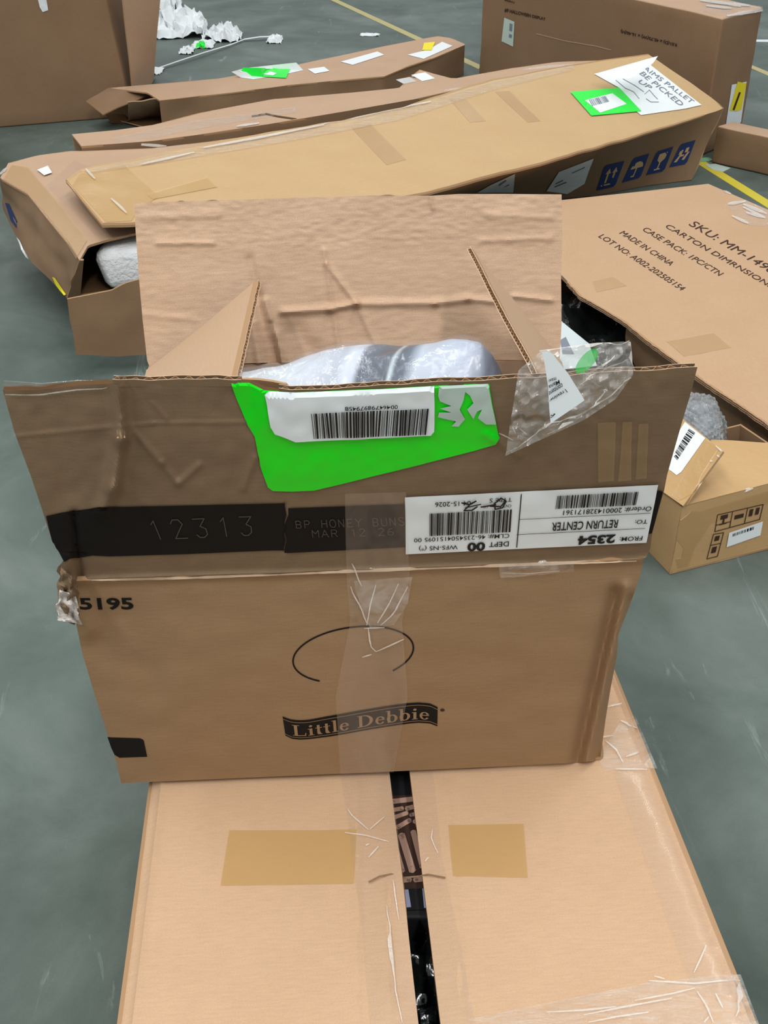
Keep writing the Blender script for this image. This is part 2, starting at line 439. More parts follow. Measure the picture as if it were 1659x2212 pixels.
SF = {'1': [[(.35, .2), (.6, 0), (.6, 1)]], '2': [[(.1, .2), (.3, 0), (.7, 0), (.9, .25), (.1, 1), (.95, 1)]],
      '3': [[(.1, 0), (.9, 0), (.5, .4), (.85, .55), (.85, .85), (.6, 1), (.3, 1), (.1, .85)]],
      '6': [[(.8, .05), (.4, .1), (.1, .5), (.1, .85), (.4, 1), (.8, .9), (.85, .6), (.5, .45), (.1, .6)]],
      'B': [[(.1, 0), (.1, 1), (.7, 1), (.9, .8), (.75, .5), (.1, .5)], [(.75, .5), (.85, .2), (.65, 0), (.1, 0)]],
      'P': [[(.1, 1), (.1, 0), (.7, 0), (.9, .25), (.7, .5), (.1, .5)]], 'H': [[(.1, 0), (.1, 1)], [(.9, 0), (.9, 1)], [(.1, .5), (.9, .5)]],
      'O': [[(.3, 0), (.7, 0), (.95, .3), (.95, .7), (.7, 1), (.3, 1), (.05, .7), (.05, .3), (.3, 0)]],
      'N': [[(.1, 1), (.1, 0), (.9, 1), (.9, 0)]], 'E': [[(.9, 0), (.1, 0), (.1, 1), (.9, 1)], [(.1, .5), (.7, .5)]],
      'Y': [[(.05, 0), (.5, .45), (.95, 0)], [(.5, .45), (.5, 1)]], 'U': [[(.1, 0), (.1, .8), (.3, 1), (.7, 1), (.9, .8), (.9, 0)]],
      'S': [[(.9, .15), (.7, 0), (.3, 0), (.1, .2), (.3, .45), (.7, .55), (.9, .8), (.7, 1), (.3, 1), (.1, .85)]],
      'M': [[(.05, 1), (.05, 0), (.5, .5), (.95, 0), (.95, 1)]], 'A': [[(.05, 1), (.5, 0), (.95, 1)], [(.2, .65), (.8, .65)]],
      'R': [[(.1, 1), (.1, 0), (.7, 0), (.9, .25), (.7, .5), (.1, .5)], [(.5, .5), (.9, 1)]], ' ': []}
def strokes(txt, Q, w, gap=0.35):
    out = []; tot = len(txt)*(1+gap)-gap
    for k, ch in enumerate(txt):
        for pl in SF[ch]:
            out += stroke([bil(Q, (k*(1+gap)+x)/tot, y) for x, y in pl], w)
    return out
def ell(cx, cy, rx, ry, a0=0, a1=360, n=24, rot=0):
    c, s = math.cos(math.radians(rot)), math.sin(math.radians(rot)); P = []
    for k in range(n+1):
        a = math.radians(a0+(a1-a0)*k/n); x, y = rx*math.cos(a), ry*math.sin(a)
        P.append((cx+x*c-y*s, cy+x*s+y*c))
    return P
def hexa(name, top, bot, mat, parent, cuts=14, amp=0.006, freq=5.0, bev=0.006, label=None, tmat=None, seed=0.0, sag=0.0):
    """carton body: top/bottom corners nearL, nearR, farR, farL; rounded arrises, slight dents"""
    bm = bmesh.new()
    v = [bm.verts.new(p) for p in list(bot)+list(top)]
    for f in ((0, 3, 2, 1), (4, 5, 6, 7), (0, 1, 5, 4), (1, 2, 6, 5), (2, 3, 7, 6), (3, 0, 4, 7)): bm.faces.new([v[k] for k in f])
    bmesh.ops.recalc_face_normals(bm, faces=bm.faces[:])
    if bev: bmesh.ops.bevel(bm, geom=bm.edges[:], offset=bev, segments=3, profile=0.5, affect='EDGES')
    for _ in range(5):
        es = [e for e in bm.edges if e.calc_length() > 0.05]
        if not es: break
        bmesh.ops.subdivide_edges(bm, edges=es, cuts=1, use_grid_fill=True)
    off = Vector((seed, seed*1.7, 3.1))
    zmin = min(p.z for p in bot)
    for w in bm.verts:
        d = noise.noise_vector(w.co*freq+off)*amp + noise.noise_vector(w.co*freq*4+off)*amp*0.35
        if w.co.z < zmin+0.012: d.z = 0
        w.co += d
        w.co.z = max(w.co.z, zmin+0.0005)
    bm.verts.index_update()
    V = [w.co.copy() for w in bm.verts]; Fc = [tuple(w.index for w in f.verts) for f in bm.faces]
    mats = [mat]; mi = None
    if tmat:
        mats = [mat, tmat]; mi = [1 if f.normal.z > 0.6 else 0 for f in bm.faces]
    bm.free()
    o = mk(name, V, Fc, mats, parent, midx=mi, sharp=0.9, label=label)
    return o, BVHTree.FromPolygons(V, Fc)
def tube(name, pts, r, mat, parent=None, n=6, label=None):
    V = []; Fc = []
    for i, p in enumerate(pts):
        t = (pts[min(i+1, len(pts)-1)]-pts[max(i-1, 0)]).normalized()
        a = t.cross(Vector((0, 0, 1)));  a = a.normalized() if a.length > 1e-6 else Vector((1, 0, 0)); b = t.cross(a).normalized()
        rr = r(i/(len(pts)-1)) if callable(r) else r
        for k in range(n):
            an = 2*math.pi*k/n; V.append(p + a*math.cos(an)*rr + b*math.sin(an)*rr)
    for i in range(len(pts)-1):
        for k in range(n):
            Fc.append((i*n+k, i*n+(k+1) % n, (i+1)*n+(k+1) % n, (i+1)*n+k))
    Fc.append(tuple(range(n))[::-1]); Fc.append(tuple((len(pts)-1)*n+k for k in range(n)))
    return mk(name, V, Fc, mat, parent, label=label)
def flutes(name, pts, back, up, th, parent, period=0.0078, h=0.0045, label=None, jag=0.0, seed=1, sunk=0.002, skin=None):
    """open corrugated edge along pts: two liners and the wavy medium between them"""
    r = random.Random(seed); V = []; Fc = []; mi = []
    d = plen([tuple(p) for p in pts]); tot = d[-1]; T = [tuple(p) for p in pts]
    back = back.normalized(); up = up.normalized()
    n = max(4, int(tot/period*8)); lt = 0.0005
    def ribbon(offs, hh, m, wob=0):
        base = len(V)
        for i, o in enumerate(offs):
            p = Vector(along(T, i/(len(offs)-1), d)); k = hh*(1+wob*noise.noise(p*90+Vector((m, 0, 0))))
            a = p + back*o
            V.extend([a - up*sunk, a + up*k, a + up*k + back*lt, a - up*sunk + back*lt])
        for i in range(len(offs)-1):
            q = base+4*i
            for k in range(4):
                Fc.append((q+k, q+(k+1) % 4, q+4+(k+1) % 4, q+4+k)); mi.append(2 if (m == 0 and k in (0, 2)) else m)
        Fc.append((base, base+1, base+2, base+3)); mi.append(m)
        e = base+4*(len(offs)-1); Fc.append((e+3, e+2, e+1, e)); mi.append(m)
    ribbon([0]*(n//2), h, 0, jag); ribbon([th-lt]*(n//2), h*0.95, 0, jag)
    ribbon([lt + (th-2.5*lt)*(0.5-0.5*math.cos(i*2*math.pi/8)) for i in range(n)], h*0.8, 1, 0.3)
    return mk(name, V, Fc, [M['kr_liner'], M['kr_edge'], skin or M['kr_edge']], parent, midx=mi, smooth=False, label=label)
def ridge(px, py, a, b, w, amp, fade=True):
    dx, dy = b[0]-a[0], b[1]-a[1]; L2 = dx*dx+dy*dy
    t = ((px-a[0])*dx+(py-a[1])*dy)/L2
    tt = min(1, max(0, t)); qx, qy = a[0]+dx*tt, a[1]+dy*tt
    r = math.hypot(px-qx, py-qy)
    return amp*math.exp(-(r/w)**2)
def ridges(px, py, L): return sum(ridge(px, py, *r) for r in L)
# ================================================================ the floor
FX0, FX1, FY0, FY1 = -7, 8, -2.5, 16
fl = mk('floor', [(FX0, FY0, 0), (FX1, FY0, 0), (FX1, FY1, 0), (FX0, FY1, 0), (FX0, FY0, -.1), (FX1, FY0, -.1), (FX1, FY1, -.1), (FX0, FY1, -.1)],
        [(0, 1, 2, 3), (7, 6, 5, 4), (0, 4, 5, 1), (1, 5, 6, 2), (2, 6, 7, 3), (3, 7, 4, 0)], M['floor'], smooth=False)
fl['kind'] = 'structure'
def floor_line(P, mat, lab):
    pts = [PZ(x, y, 0) for x, y in P]; n = len(pts)
    V = [p+Vector((0, 0, .0012)) for p in pts]+[p+Vector((0, 0, .0001)) for p in pts]
    mk('floor_line', V, [tuple(range(n)), tuple(range(2*n-1, n-1, -1))]+[(k, n+k, n+(k+1) % n, (k+1) % n) for k in range(n)], mat, fl, smooth=False, label=lab)
floor_line([(700, -6), (712, -8), (1040, 142), (1034, 150)], M['linepale'], 'faded yellow line painted on the concrete')
floor_line([(1480, 338), (1500, 335), (1720, 470), (1700, 476)], M['lineyel'], 'bright yellow line painted on the concrete')
floor_line([(1600, 138), (1606, 134), (1700, 172), (1700, 182)], M['linepale'], 'faded yellow line painted on the concrete')
floor_line([(1600, 86), (1600, 90), (1720, 92), (1720, 86)], M['strap'], 'white line painted on the concrete')
# ================================================================ lower carton (foreground)
lowc = thing('gift_carton', 'large flat foreground carton slit open down the middle, under the printed carton', 'carton', PZ(840, 1950, 0))
lowc.name = 'taped_carton'
def ext(px1, py1, px2, py2, y):
    a, b = PZ(px1, py1, ZT), PZ(px2, py2, ZT)
    t = (y-a.y)/(b.y-a.y); return a+(b-a)*t
YN, YF = 0.30, 1.0
lL = [ext(318, 1699, 248.5, 2212, y) for y in (YN, YF)]
gL = [ext(842, 1670, 905, 2212, y) for y in (YN, YF)]
gR = [ext(885, 1666, 952, 2212, y) for y in (YN, YF)]
lR = [ext(1329, 1436, 1614, 2140, y) for y in (YN, YF)]
def low_disp(side):
    def f(u, v, p):
        px, py = proj(p)
        d = nz(p, 9, .0012)+nz(p, 30, .0005)
        if side == 0:
            d += -.004*math.exp(-((u-.035)/.012)**2) + .0015*math.exp(-((u-.06)/.012)**2)
            d += -.010*math.exp(-(u/.02)**2)
            d += ridges(px, py, [((770, 1700), (772, 2212), 9, .0018), ((840, 1905), (842, 2212), 7, .0022), ((300, 2130), (322, 2128), 5, -.003)])
            d += .004*max(0, (u-.85)/.15)**2*math.sin(v*23)
        else:
            d += -.010*math.exp(-((1-u)/.018)**2) - .003*math.exp(-((u-.955)/.012)**2)
            d += ridges(px, py, [((960, 1700), (1000, 2212), 10, .0016), ((915, 1800), (955, 1960), 8, .0015)])
        return d
    return f
GLf = quadgrid(lL[0], gL[0], gL[1], lL[1], 70, 70, low_disp(0))
GRf = quadgrid(gR[0], lR[0], lR[1], gR[1], 70, 70, low_disp(1))
DN = Vector((0, 0, -1))
solid('top_flap', GLf, .005, DN, [M['kr_low'], M['kr_edge'], M['kr_dark']], lowc)
solid('top_flap', GRf, .005, DN, [M['kr_low'], M['kr_edge'], M['kr_dark']], lowc)
LB = gridbvh(GLf, GRf)
ins = Vector((0, 0, -.006))
cor = [lL[0], lR[0], lR[1], lL[1]]
for a, b, nm in ((0, 1, 'near_panel'), (1, 2, 'side_panel'), (2, 3, 'far_panel'), (3, 0, 'side_panel')):
    A, B = cor[a]+ins, cor[b]+ins
    g = quadgrid(Vector((A.x, A.y, .001)), Vector((B.x, B.y, .001)), B, A, 24, 12, lambda u, v, p: nz(p, 6, .003)*math.sin(v*3.14))
    inw = (sum(cor, Vector())/4-(A+B)/2); inw.z = 0
    solid(nm, g, .005, inw, [M['kr_low'], M['kr_edge'], M['kr_dark']], lowc)
g = quadgrid(*[Vector((c.x, c.y, .008)) for c in (lL[0], lR[0], lR[1], lL[1])], 4, 4)
solid('bottom_panel', g, .005, DN, [M['kr_dark']], lowc)
# contents seen through the slit
xl, xr = lL[0].x+.03, lR[0].x-.03
pb, pbb = hexa('product_box', [Vector((xl+.02, .525, ZT-.022)), Vector((xr-.03, .525, ZT-.022)), Vector((xr-.06, .96, ZT-.022)), Vector((xl+.06, .96, ZT-.022))],
               [Vector((xl+.02, .525, .016)), Vector((xr-.03, .525, .016)), Vector((xr-.06, .96, .016)), Vector((xl+.06, .96, .016))], M['darkmatte'], None, amp=.001, bev=.003)
tag(pb, 'glossy black box printed with brown sticks, seen through the slit of the foreground carton', 'box')
def slit(L, mat, eps, nm='printed_picture', lab=None):
    return decal(nm, pbb, L, mat, eps, pb, 14, label=lab)
slit([[(780, 1722), (985, 1714), (1000, 1925), (820, 1925)]], M['stick2'], .0004, lab='dark brown printed picture')
sticks = [((848, 1733), (905, 1726), 11), ((845, 1752), (868, 1748), 9), ((880, 1748), (915, 1738), 10), ((850, 1768), (878, 1758), 9), ((888, 1762), (912, 1756), 8), ((860, 1788), (884, 1774), 10), ((896, 1776), (920, 1790), 9),
          ((868, 1808), (890, 1880), 15), ((893, 1800), (912, 1872), 12), ((852, 1818), (870, 1882), 9), ((913, 1795), (930, 1860), 9), ((858, 1904), (884, 1902), 11), ((898, 1902), (935, 1899), 11)]
for a, b, w in sticks:
    slit([stroke([a, b], w)[0], ell(a[0], a[1], w/2, w/2, n=12), ell(b[0], b[1], w/2, w/2, n=12)], M['stick'], .0010, 'printed_stick', None)
slit([[(845, 1923), (965, 1920), (972, 1966), (850, 1968)]], M['darkmatte'], .0013, 'printed_band')
slit([[(850, 1925), (882, 1924), (888, 1962), (855, 1965)], [(912, 1922), (960, 1920), (962, 1962), (916, 1964)]], M['lilac'], .0016, 'printed_band', 'pale lilac patches')
# black bag in front of it
G = []
for j in range(61):
    y = .32+.198*j/60; row = []
    for i in range(61):
        x = xl+.02+(xr-xl-.05)*i/60
        p = Vector((x, y, ZT-.032))
        ed = min(1, min(i, 60-i)/4, j/4)
        p.z += (nz(p, 40, .018)+nz(p, 95, .009)+nz(p, 200, .004))*ed - .05*(1-ed)
        p.z = min(p.z, ZT-.012)
        row.append(p)
    G.append(row)
bagb = solid('black_bag', G, .02, DN, [M['blackplastic'], M['blackplastic']])
tag(bagb, 'crinkled glossy black plastic bag lying in the near end of the slit carton', 'bag')
# tape on the lower carton
def ld(nm, P, mat, eps=.0008, lab=None, ml=40): return decal(nm, LB, P, mat, eps, lowc, ml, label=lab)
ld('tape_patch', [[(495, 1794), (690, 1794), (770, 1792), (765, 1909), (690, 1911), (476, 1914)]], M['amber'], .0006, 'amber patch of packing tape')
ld('tape_patch', [[(968, 1783), (1131, 1780), (1140, 1897), (978, 1893)]], M['amber'], .0006, 'amber patch of packing tape')
ld('clear_tape', [[(735, 1675), (842, 1672), (860, 1800), (880, 2000), (905, 2230), (800, 2230), (780, 2000), (755, 1800)]], M['clear'], .0010, 'strip of clear tape along the slit')
ld('clear_tape', [[(887, 1668), (935, 1667), (955, 1850), (990, 2020), (1030, 2230), (955, 2230), (915, 1900)]], M['clear'], .0010, 'strip of clear tape along the slit')
ld('clear_tape', [[(1340, 1560), (1372, 1545), (1420, 1660), (1330, 1664), (1305, 1670), (1290, 1640)]], M['wrinkle'], .0012, 'wrinkled clear tape')
ld('clear_tape', [[(1325, 1668), (1398, 1665), (1530, 1990), (1600, 2150), (1500, 2150), (1430, 1960)]], M['clear'], .0014, 'long strip of clear tape')
ld('clear_tape', [[(1010, 2205), (1200, 2165), (1400, 2125), (1600, 2105), (1650, 2240), (1000, 2240)]], M['wrinkle'], .0016, 'wrinkled clear tape')
CR = []
rr = random.Random(4)
def glint(b, L, parent, w=3.2, eps=.0022, nm='tape_crease_glint', mat=None):  # whitish ribbons along tape creases, the highlight painted into their colour
    for P in L:
        n = len(P); polys = []
        d = plen(P); m = max(3, int(d[-1]/14)); up_, dn_ = [], []
        for k in range(m+1):
            t = k/m; q = along(P, t, d); q2 = along(P, min(1, t+.02), d); q1 = along(P, max(0, t-.02), d)
            dx, dy = q2[0]-q1[0], q2[1]-q1[1]; l = math.hypot(dx, dy) or 1
            ww = w*(.35+.65*math.sin(math.pi*(.06+.88*t)))*(.8+.4*rr.random())/2
            up_.append((q[0]-dy/l*ww, q[1]+dx/l*ww)); dn_.append((q[0]+dy/l*ww, q[1]-dx/l*ww))
        for k in range(m): polys.append([up_[k], up_[k+1], dn_[k+1], dn_[k]])
        decal(nm, b, polys, mat or M['crease_glint'], eps, parent, 30)
glint(LB, [[(1180, 2190), (1260, 2186), (1330, 2178)], [(1260, 2196), (1340, 2180), (1450, 2160)], [(1370, 2165), (1450, 2150), (1500, 2138)], [(1400, 2122), (1500, 2128), (1600, 2118)],
           [(1498, 2105), (1512, 2075), (1525, 2045)], [(1505, 2145), (1525, 2175), (1540, 2212)], [(1545, 2150), (1560, 2180)], [(1412, 2112), (1435, 2118)], [(1270, 2212), (1330, 2200), (1400, 2190)],
           [(1520, 2212), (1530, 2200)], [(1590, 2125), (1600, 2160), (1588, 2200)]], lowc, 4)
glint(LB, [[(1312, 1530), (1345, 1522)], [(1300, 1596), (1324, 1592)], [(1352, 1638), (1382, 1627)], [(1330, 1665), (1400, 1665)], [(1308, 1604), (1330, 1622), (1345, 1650)], [(1340, 1560), (1372, 1575)]], lowc, 4)
glint(LB, [[(752, 1752), (775, 1780), (796, 1796)], [(798, 1796), (830, 1768)], [(745, 1802), (790, 1808), (840, 1822)], [(790, 1830), (798, 1826)], [(796, 1856), (818, 1832)], [(838, 1960), (842, 2050), (852, 2140), (868, 2212)],
           [(934, 1795), (930, 1818), (946, 1846)], [(920, 1864), (926, 1856)], [(848, 1905), (862, 1990)], [(800, 1668), (815, 1640)]], lowc, 3)
tube('tear_thread', [PZ(797, 1905, ZT+.003), PZ(820, 1893, ZT+.004), PZ(845, 1888, ZT+.003), PZ(872, 1896, ZT-.003), PZ(905, 1893, ZT-.003), PZ(925, 1889, ZT+.003), PZ(962, 1896, ZT+.002)], .0007, M['kr_dark'], lowc, label='thin brown shred of tape bridging the slit')
# ================================================================ printed carton
BL = PZ(265, 1692, ZT+.0035); BR = PZ(1297, 1645, ZT+.0035)
E = (BR-BL); E.z = 0; E.normalize()
NR = Vector((E.y, -E.x, 0))      # towards the camera
box = thing('open_carton', 'open kraft snack carton with black band and green sticker, standing on the slit carton', 'carton', (BL+BR)/2)
def fplane(px, py, off): return PP(px, py, BL+NR*off, NR)
# outlines in the photograph
pan_L = [(262, 1692), (251, 1644), (231, 1583), (202, 1492), (178, 1412), (165, 1350), (150, 1300), (140, 1256)]
pan_R = [(1296, 1643), (1299, 1622), (1309, 1548), (1319, 1487), (1332, 1420), (1336, 1369), (1359, 1312), (1383, 1244), (1390, 1207)]
pan_B = [(262, 1692), (284, 1691), (833, 1667), (1100, 1655), (1201, 1650), (1265, 1646), (1296, 1643)]
crs = [(140, 1256), (250, 1251), (480, 1243), (640, 1238), (668, 1236), (860, 1229), (1100, 1220), (1300, 1212), (1390, 1207)]
flp_L = [(140, 1256), (122, 1234), (137, 1210), (129, 1191), (114, 1172), (95, 1113), (67, 1029), (32, 936), (6, 843)]
flp_R = [(1390, 1207), (1396, 1204), (1405, 1184), (1409, 1150), (1435, 1058), (1441, 1026), (1475, 906), (1492, 850), (1504, 803)]
flp_T = [(6, 843), (80, 843), (170, 832), (240, 829), (262, 830), (498, 829), (540, 830), (572, 845), (628, 852), (700, 849), (940, 835), (1054, 830), (1180, 823), (1350, 811), (1504, 803)]
PN, FN = 100, 110
GP = coons(pan_B, crs, pan_L, pan_R, 240, PN)
GF = coons(crs, flp_T, flp_L, flp_R, 320, FN)
pan_ridges = [((1330, 1280), (1246, 1645), 14, -.008), ((1352, 1270), (1270, 1640), 14, .005), ((1368, 1300), (1290, 1640), 13, -.011),
              ((770, 1260), (765, 1330), 12, .002), ((262, 1340), (330, 1470), 40, -.003), ((170, 1320), (190, 1360), 22, .006), ((1260, 1330), (1215, 1640), 40, .002)]
flp_ridges = [((253, 828), (262, 950), 15, .010), ((262, 950), (244, 1055), 17, .010), ((244, 1055), (222, 1100), 17, .007), ((265, 905), (350, 1000), 7, .0018), ((350, 1000), (385, 1045), 6, .002),
              ((430, 1005), (385, 1045), 8, .0022), ((40, 942), (330, 914), 5, .0009), ((330, 914), (540, 912), 4, .0009), ((160, 1110), (175, 1250), 9, -.006), ((145, 1200), (150, 1250), 12, .004),
              ((550, 990), (525, 1055), 8, .0018), ((616, 1088), (614, 1190), 4, -.002), ((1050, 935), (1120, 985), 7, .0018), ((95, 850), (150, 1060), 30, -.004), ((330, 870), (360, 905), 5, .001)]
def panel_pt(px, py, v):
    off = .004+.010*v + .006*math.sin(math.pi*v)*math.sin(math.pi*min(1, max(0, (px-200)/1150)))
    d = ridges(px, py, pan_ridges) + .0006*noise.noise(Vector((px*.012, py*.02, 1)))*2
    d += .0035*math.exp(-((1-v)/.022)**2)
    return fplane(px, py, off+d)
def flap_pt(px, py, v):
    off = .014+.050*v + .004*math.sin(math.pi*v)
    d = ridges(px, py, flp_ridges) + .0016*noise.noise(Vector((px*.008, py*.012, 5))) + .0008*noise.noise(Vector((px*.03, py*.03, 9)))
    d += .0035*math.exp(-(v/.022)**2)
    d += -.010*max(0, (250-px)/250)**1.0*v
    d += .006*max(0, (px-1330)/170)*v
    return fplane(px, py, off+d)
GPw = [[panel_pt(x, y, j/PN) for x, y in r] for j, r in enumerate(GP)]
GFw = [[flap_pt(x, y, j/FN) for x, y in r] for j, r in enumerate(GF)]
TH = .004
front = solid('front_panel', GPw, TH, -NR, [M['kr_print'], M['kr_edge'], M['kr_inner']], box)
fflap = solid('front_flap', GFw, TH, -NR, [M['kr_flap'], M['kr_core'], M['kr_inner']], box)
FB_ = gridbvh(GPw, GFw)
TOPL = GFw[-1]
upF = (GFw[-1][150]-GFw[-8][150]).normalized()
flutes('corrugated_edge', [p for p in TOPL[51:111]], -NR, upF, TH+.0015, fflap, h=.0035, jag=.3, seed=3, skin=M['kr_flap'])
flutes('corrugated_edge', [p for p in TOPL[128:]], -NR, upF, TH+.0015, fflap, h=.0035, jag=.3, seed=5, skin=M['kr_flap'])
# torn inner liner standing behind the dip in the edge
tl = [(498, 829), (536, 827), (560, 828), (590, 832), (618, 838), (628, 850)]
gg = [[fplane(x, y+26, .052) for x, y in tl], [fplane(x, y-7, .054) for x, y in tl]]
solid('torn_liner', gg, .002, -NR, [M['kr_dark']], fflap)
# back and sides
ZC = ZT+.235
HL = PZ(322, 790, ZC); HR = PZ(1208, 778, ZC)
CL = GPw[-1][0]; CRr = GPw[-1][-1]
def down(p): return Vector((p.x, p.y, ZT+.003))
for nm, A, B, C, D, bk in (('back_panel', down(HL), down(HR), HR, HL, -NR),
                       ('side_panel', GPw[0][0], down(HL), HL, GPw[-1][0], E), ('side_panel', GPw[0][-1], down(HR), HR, GPw[-1][-1], -E)):
    if nm == 'back_panel':
        solid(nm, quadgrid(A, B, C, D, 40, 20, lambda u, v, p: nz(p, 9, .002)), TH, -NR, [M['kr_inner'], M['kr_edge'], M['kr_print']], box)
    else:
        s = -1 if bk == E else 1
        src = 0 if bk == E else -1
        Gs = []
        for j in range(0, PN+1, 5):
            f = GPw[j][src]; bkp = A*0+down(HL if src == 0 else HR).lerp(HL if src == 0 else HR, j/PN)
            Gs.append([f.lerp(bkp, i/16)+NR*(-TH if i == 0 else 0)+E*(s*(-.010)*math.sin(math.pi*i/16)*math.sin(math.pi*j/PN)) for i in range(17)])
        solid(nm, Gs, TH, bk, [M['kr_print'], M['kr_edge'], M['kr_inner']], box)
solid('bottom_panel', quadgrid(GPw[0][0]+Vector((0, 0, .001)), GPw[0][-1]+Vector((0, 0, .001)), down(HR), down(HL), 4, 4), .003, Vector((0, 0, 1)), [M['kr_print']], box)
# back flap
BT = PY(290, 440, HL.y+.062)
e2 = (HR-HL).normalized(); nb = e2.cross(BT-HL).normalized()
if nb.y > 0: nb = -nb
bk_T = [(290, 441), (320, 437), (430, 434), (560, 430), (680, 425), (700, 427), (800, 422), (930, 423), (990, 419), (1100, 419), (1213, 420)]
bk_L = [(323, 792), (318, 780), (308, 690), (300, 600), (293, 500), (290, 441)]
bk_R = [(1209, 780), (1213, 700), (1212, 600), (1215, 500), (1213, 420)]
bk_B = [(323, 792), (560, 784), (800, 780), (1000, 776), (1209, 780)]
bk_ridges = [((540, 560), (560, 640), 9, -.002), ((555, 640), (590, 790), 12, -.004), ((572, 650), (610, 785), 8, .004), ((600, 720), (625, 785), 9, .003), ((545, 700), (560, 790), 9, .003), ((585, 700), (600, 790), 6, -.003),
             ((610, 674), (710, 668), 8, .004), ((710, 668), (770, 656), 7, .004), ((770, 656), (940, 655), 8, .003), ((940, 655), (1010, 646), 8, .003), ((1010, 646), (1075, 652), 7, .0025), ((1110, 640), (1190, 648), 6, .0025),
             ((700, 540), (720, 670), 6, .0022), ((705, 570), (770, 655), 6, .0025), ((770, 655), (815, 750), 7, .002), ((720, 675), (735, 775), 6, .002), ((930, 425), (935, 450), 5, .002),
             ((340, 525), (460, 525), 6, .0018), ((310, 470), (470, 462), 9, .0015), ((1040, 520), (1190, 515), 7, .0015), ((1050, 465), (1190, 470), 9, .0012), ((640, 720), (700, 790), 26, -.004), ((310, 680), (420, 690), 8, .001)]
GB = coons(bk_B, bk_T, bk_L, bk_R, 260, 120)
def back_pt(px, py):
    below = max(0, min(1, (py-665)/110))
    d = ridges(px, py, bk_ridges)*1.2 + .0014*noise.noise(Vector((px*.01, py*.014, 2))) + .0004*noise.noise(Vector((px*.035, py*.09, 4))) - .006*below*0
    if py < 535: d += .0006*noise.noise(Vector((px*.05, py*.12, 8)))
    return PP(px, py, HL+nb*d, nb)
GBw = [[back_pt(x, y) for x, y in r] for r in GB]
bflap = solid('back_flap', GBw, TH, -nb, [M['kr_inner'], M['kr_core'], M['kr_print']], box)
# side flaps, folded up and leaning inwards
def side_flap(hb, hf, fb, ff, toward, seed):
    g = quadgrid(hf, hb, fb, ff, 40, 20, lambda u, v, p: .0012*math.sin(v*3.1)+nz(p, 12, .001))
    o = solid('side_flap', g, TH, toward, [M['kr_smooth'], M['kr_core'], M['kr_inner']], box)
    nrm = toward.normalized()
    pts = [g[-1][k] for k in range(len(g[0]))]
    upv = (g[-1][10]-g[-3][10]).normalized()
    flutes('corrugated_edge', pts, nrm, upv, TH, o, period=.0062, h=.004, seed=seed, jag=.3)
    return o
HLs = PZ(316, 800, ZC); HRs = PZ(1214, 782, ZC)
FBl = PY(551, 607, HL.y-.012); FFl = FBl+(CL-HL)*.86+Vector((.002, 0, .0))
FBr = PY(1021, 540, HR.y-.03); FFr = FBr+(CRr-HR)*.86+Vector((.020, 0, 0))
wl = ((FBl-HLs).cross(CL-HLs)).normalized();  wl = -wl if wl.z > 0 else wl
wr = ((FBr-HRs).cross(CRr-HRs)).normalized();  wr = -wr if wr.z > 0 else wr
side_flap(HLs, PP(262, 1050, CL-NR*.02, NR), FBl, FFl, wl, 7)
side_flap(HRs, PP(1290, 1000, CRr-NR*.02, NR), FBr, FFr, wr, 9)
# ---- printing on the carton
def fd(nm, P, mat, eps=.0004, lab=None, ml=9, par=None): return decal(nm, FB_, P, mat, eps, par or box, ml, label=lab)
band = fd('printed_band', [[(100, 1113), (135, 1105), (219, 1094), (400, 1090), (616, 1085), (620, 1110), (612, 1140), (618, 1165), (614, 1187), (586, 1187), (400, 1195), (236, 1200), (200, 1198), (169, 1204), (150, 1205), (140, 1212), (129, 1191), (114, 1172)],
                    [(623, 1096), (872, 1087), (1100, 1070), (1424, 1058), (1432, 1060), (1421, 1100), (1408, 1150), (1396, 1152), (1130, 1168), (875, 1180), (615, 1193), (620, 1165), (615, 1140), (623, 1110)]], M['ink'], .0009, 'wide black printed band, torn at its middle')
fd('printed_patch', [[(232, 1592), (302, 1594), (309, 1597), (311, 1600), (318, 1634), (258, 1636), (248, 1630), (240, 1615)]], M['ink'], .0004, 'black printed patch')
fd('printed_number', [text('5195', ((170, 1291), (286, 1290), (290, 1316), (173, 1317)), .03)], M['ink'], .0005, 'black printed number')
fd('printed_number', strokes('12313', ((312, 1122), (545, 1112), (549, 1152), (330, 1162)), 2.2, .6), M['ink_grey'], .0016, 'pale dot matrix number', par=band, ml=30)
fd('printed_lettering', strokes('BP HONEY BUNS', ((637, 1122), (872, 1114), (874, 1131), (639, 1137)), 1.8), M['ink_grey'], .0016, 'pale dot matrix lettering', par=band, ml=30)
fd('printed_lettering', strokes('MAR 12 26', ((673, 1142), (850, 1137), (852, 1152), (675, 1157)), 1.8), M['ink_grey'], .0016, 'pale dot matrix lettering', par=band, ml=30)
# emblem: oval outline and ribbon with lettering
cv = lambda P: [(560+x/3.77, 1320+y/3.77) for x, y in P]
oval = []
for k in range(64):
    a0 = 128+ k*(412-128)/64; a1 = 128+(k+1)*(412-128)/64
    wd = 12
    p = ell(765, 350, 494, 222, a0, a1, 1, -8)
    oval += stroke(cv(p), 3.4)
fd('emblem_oval', oval, M['ink'], .0005, 'black oval outline')
rib_t = [(190, 855), (260, 880), (330, 886), (400, 882), (560, 852), (700, 828), (850, 800), (1000, 775), (1100, 760), (1220, 745), (1300, 740), (1390, 748), (1452, 778)]
rib_b = [(214, 1010), (262, 1036), (330, 1044), (400, 1040), (560, 1020), (700, 998), (850, 970), (1000, 945), (1100, 930), (1220, 912), (1300, 906), (1390, 912), (1450, 935)]
def rb(s, t):
    a, b = along(rib_t, s), along(rib_b, s); return (a[0]+(b[0]-a[0])*t, a[1]+(b[1]-a[1])*t)
NS = 40
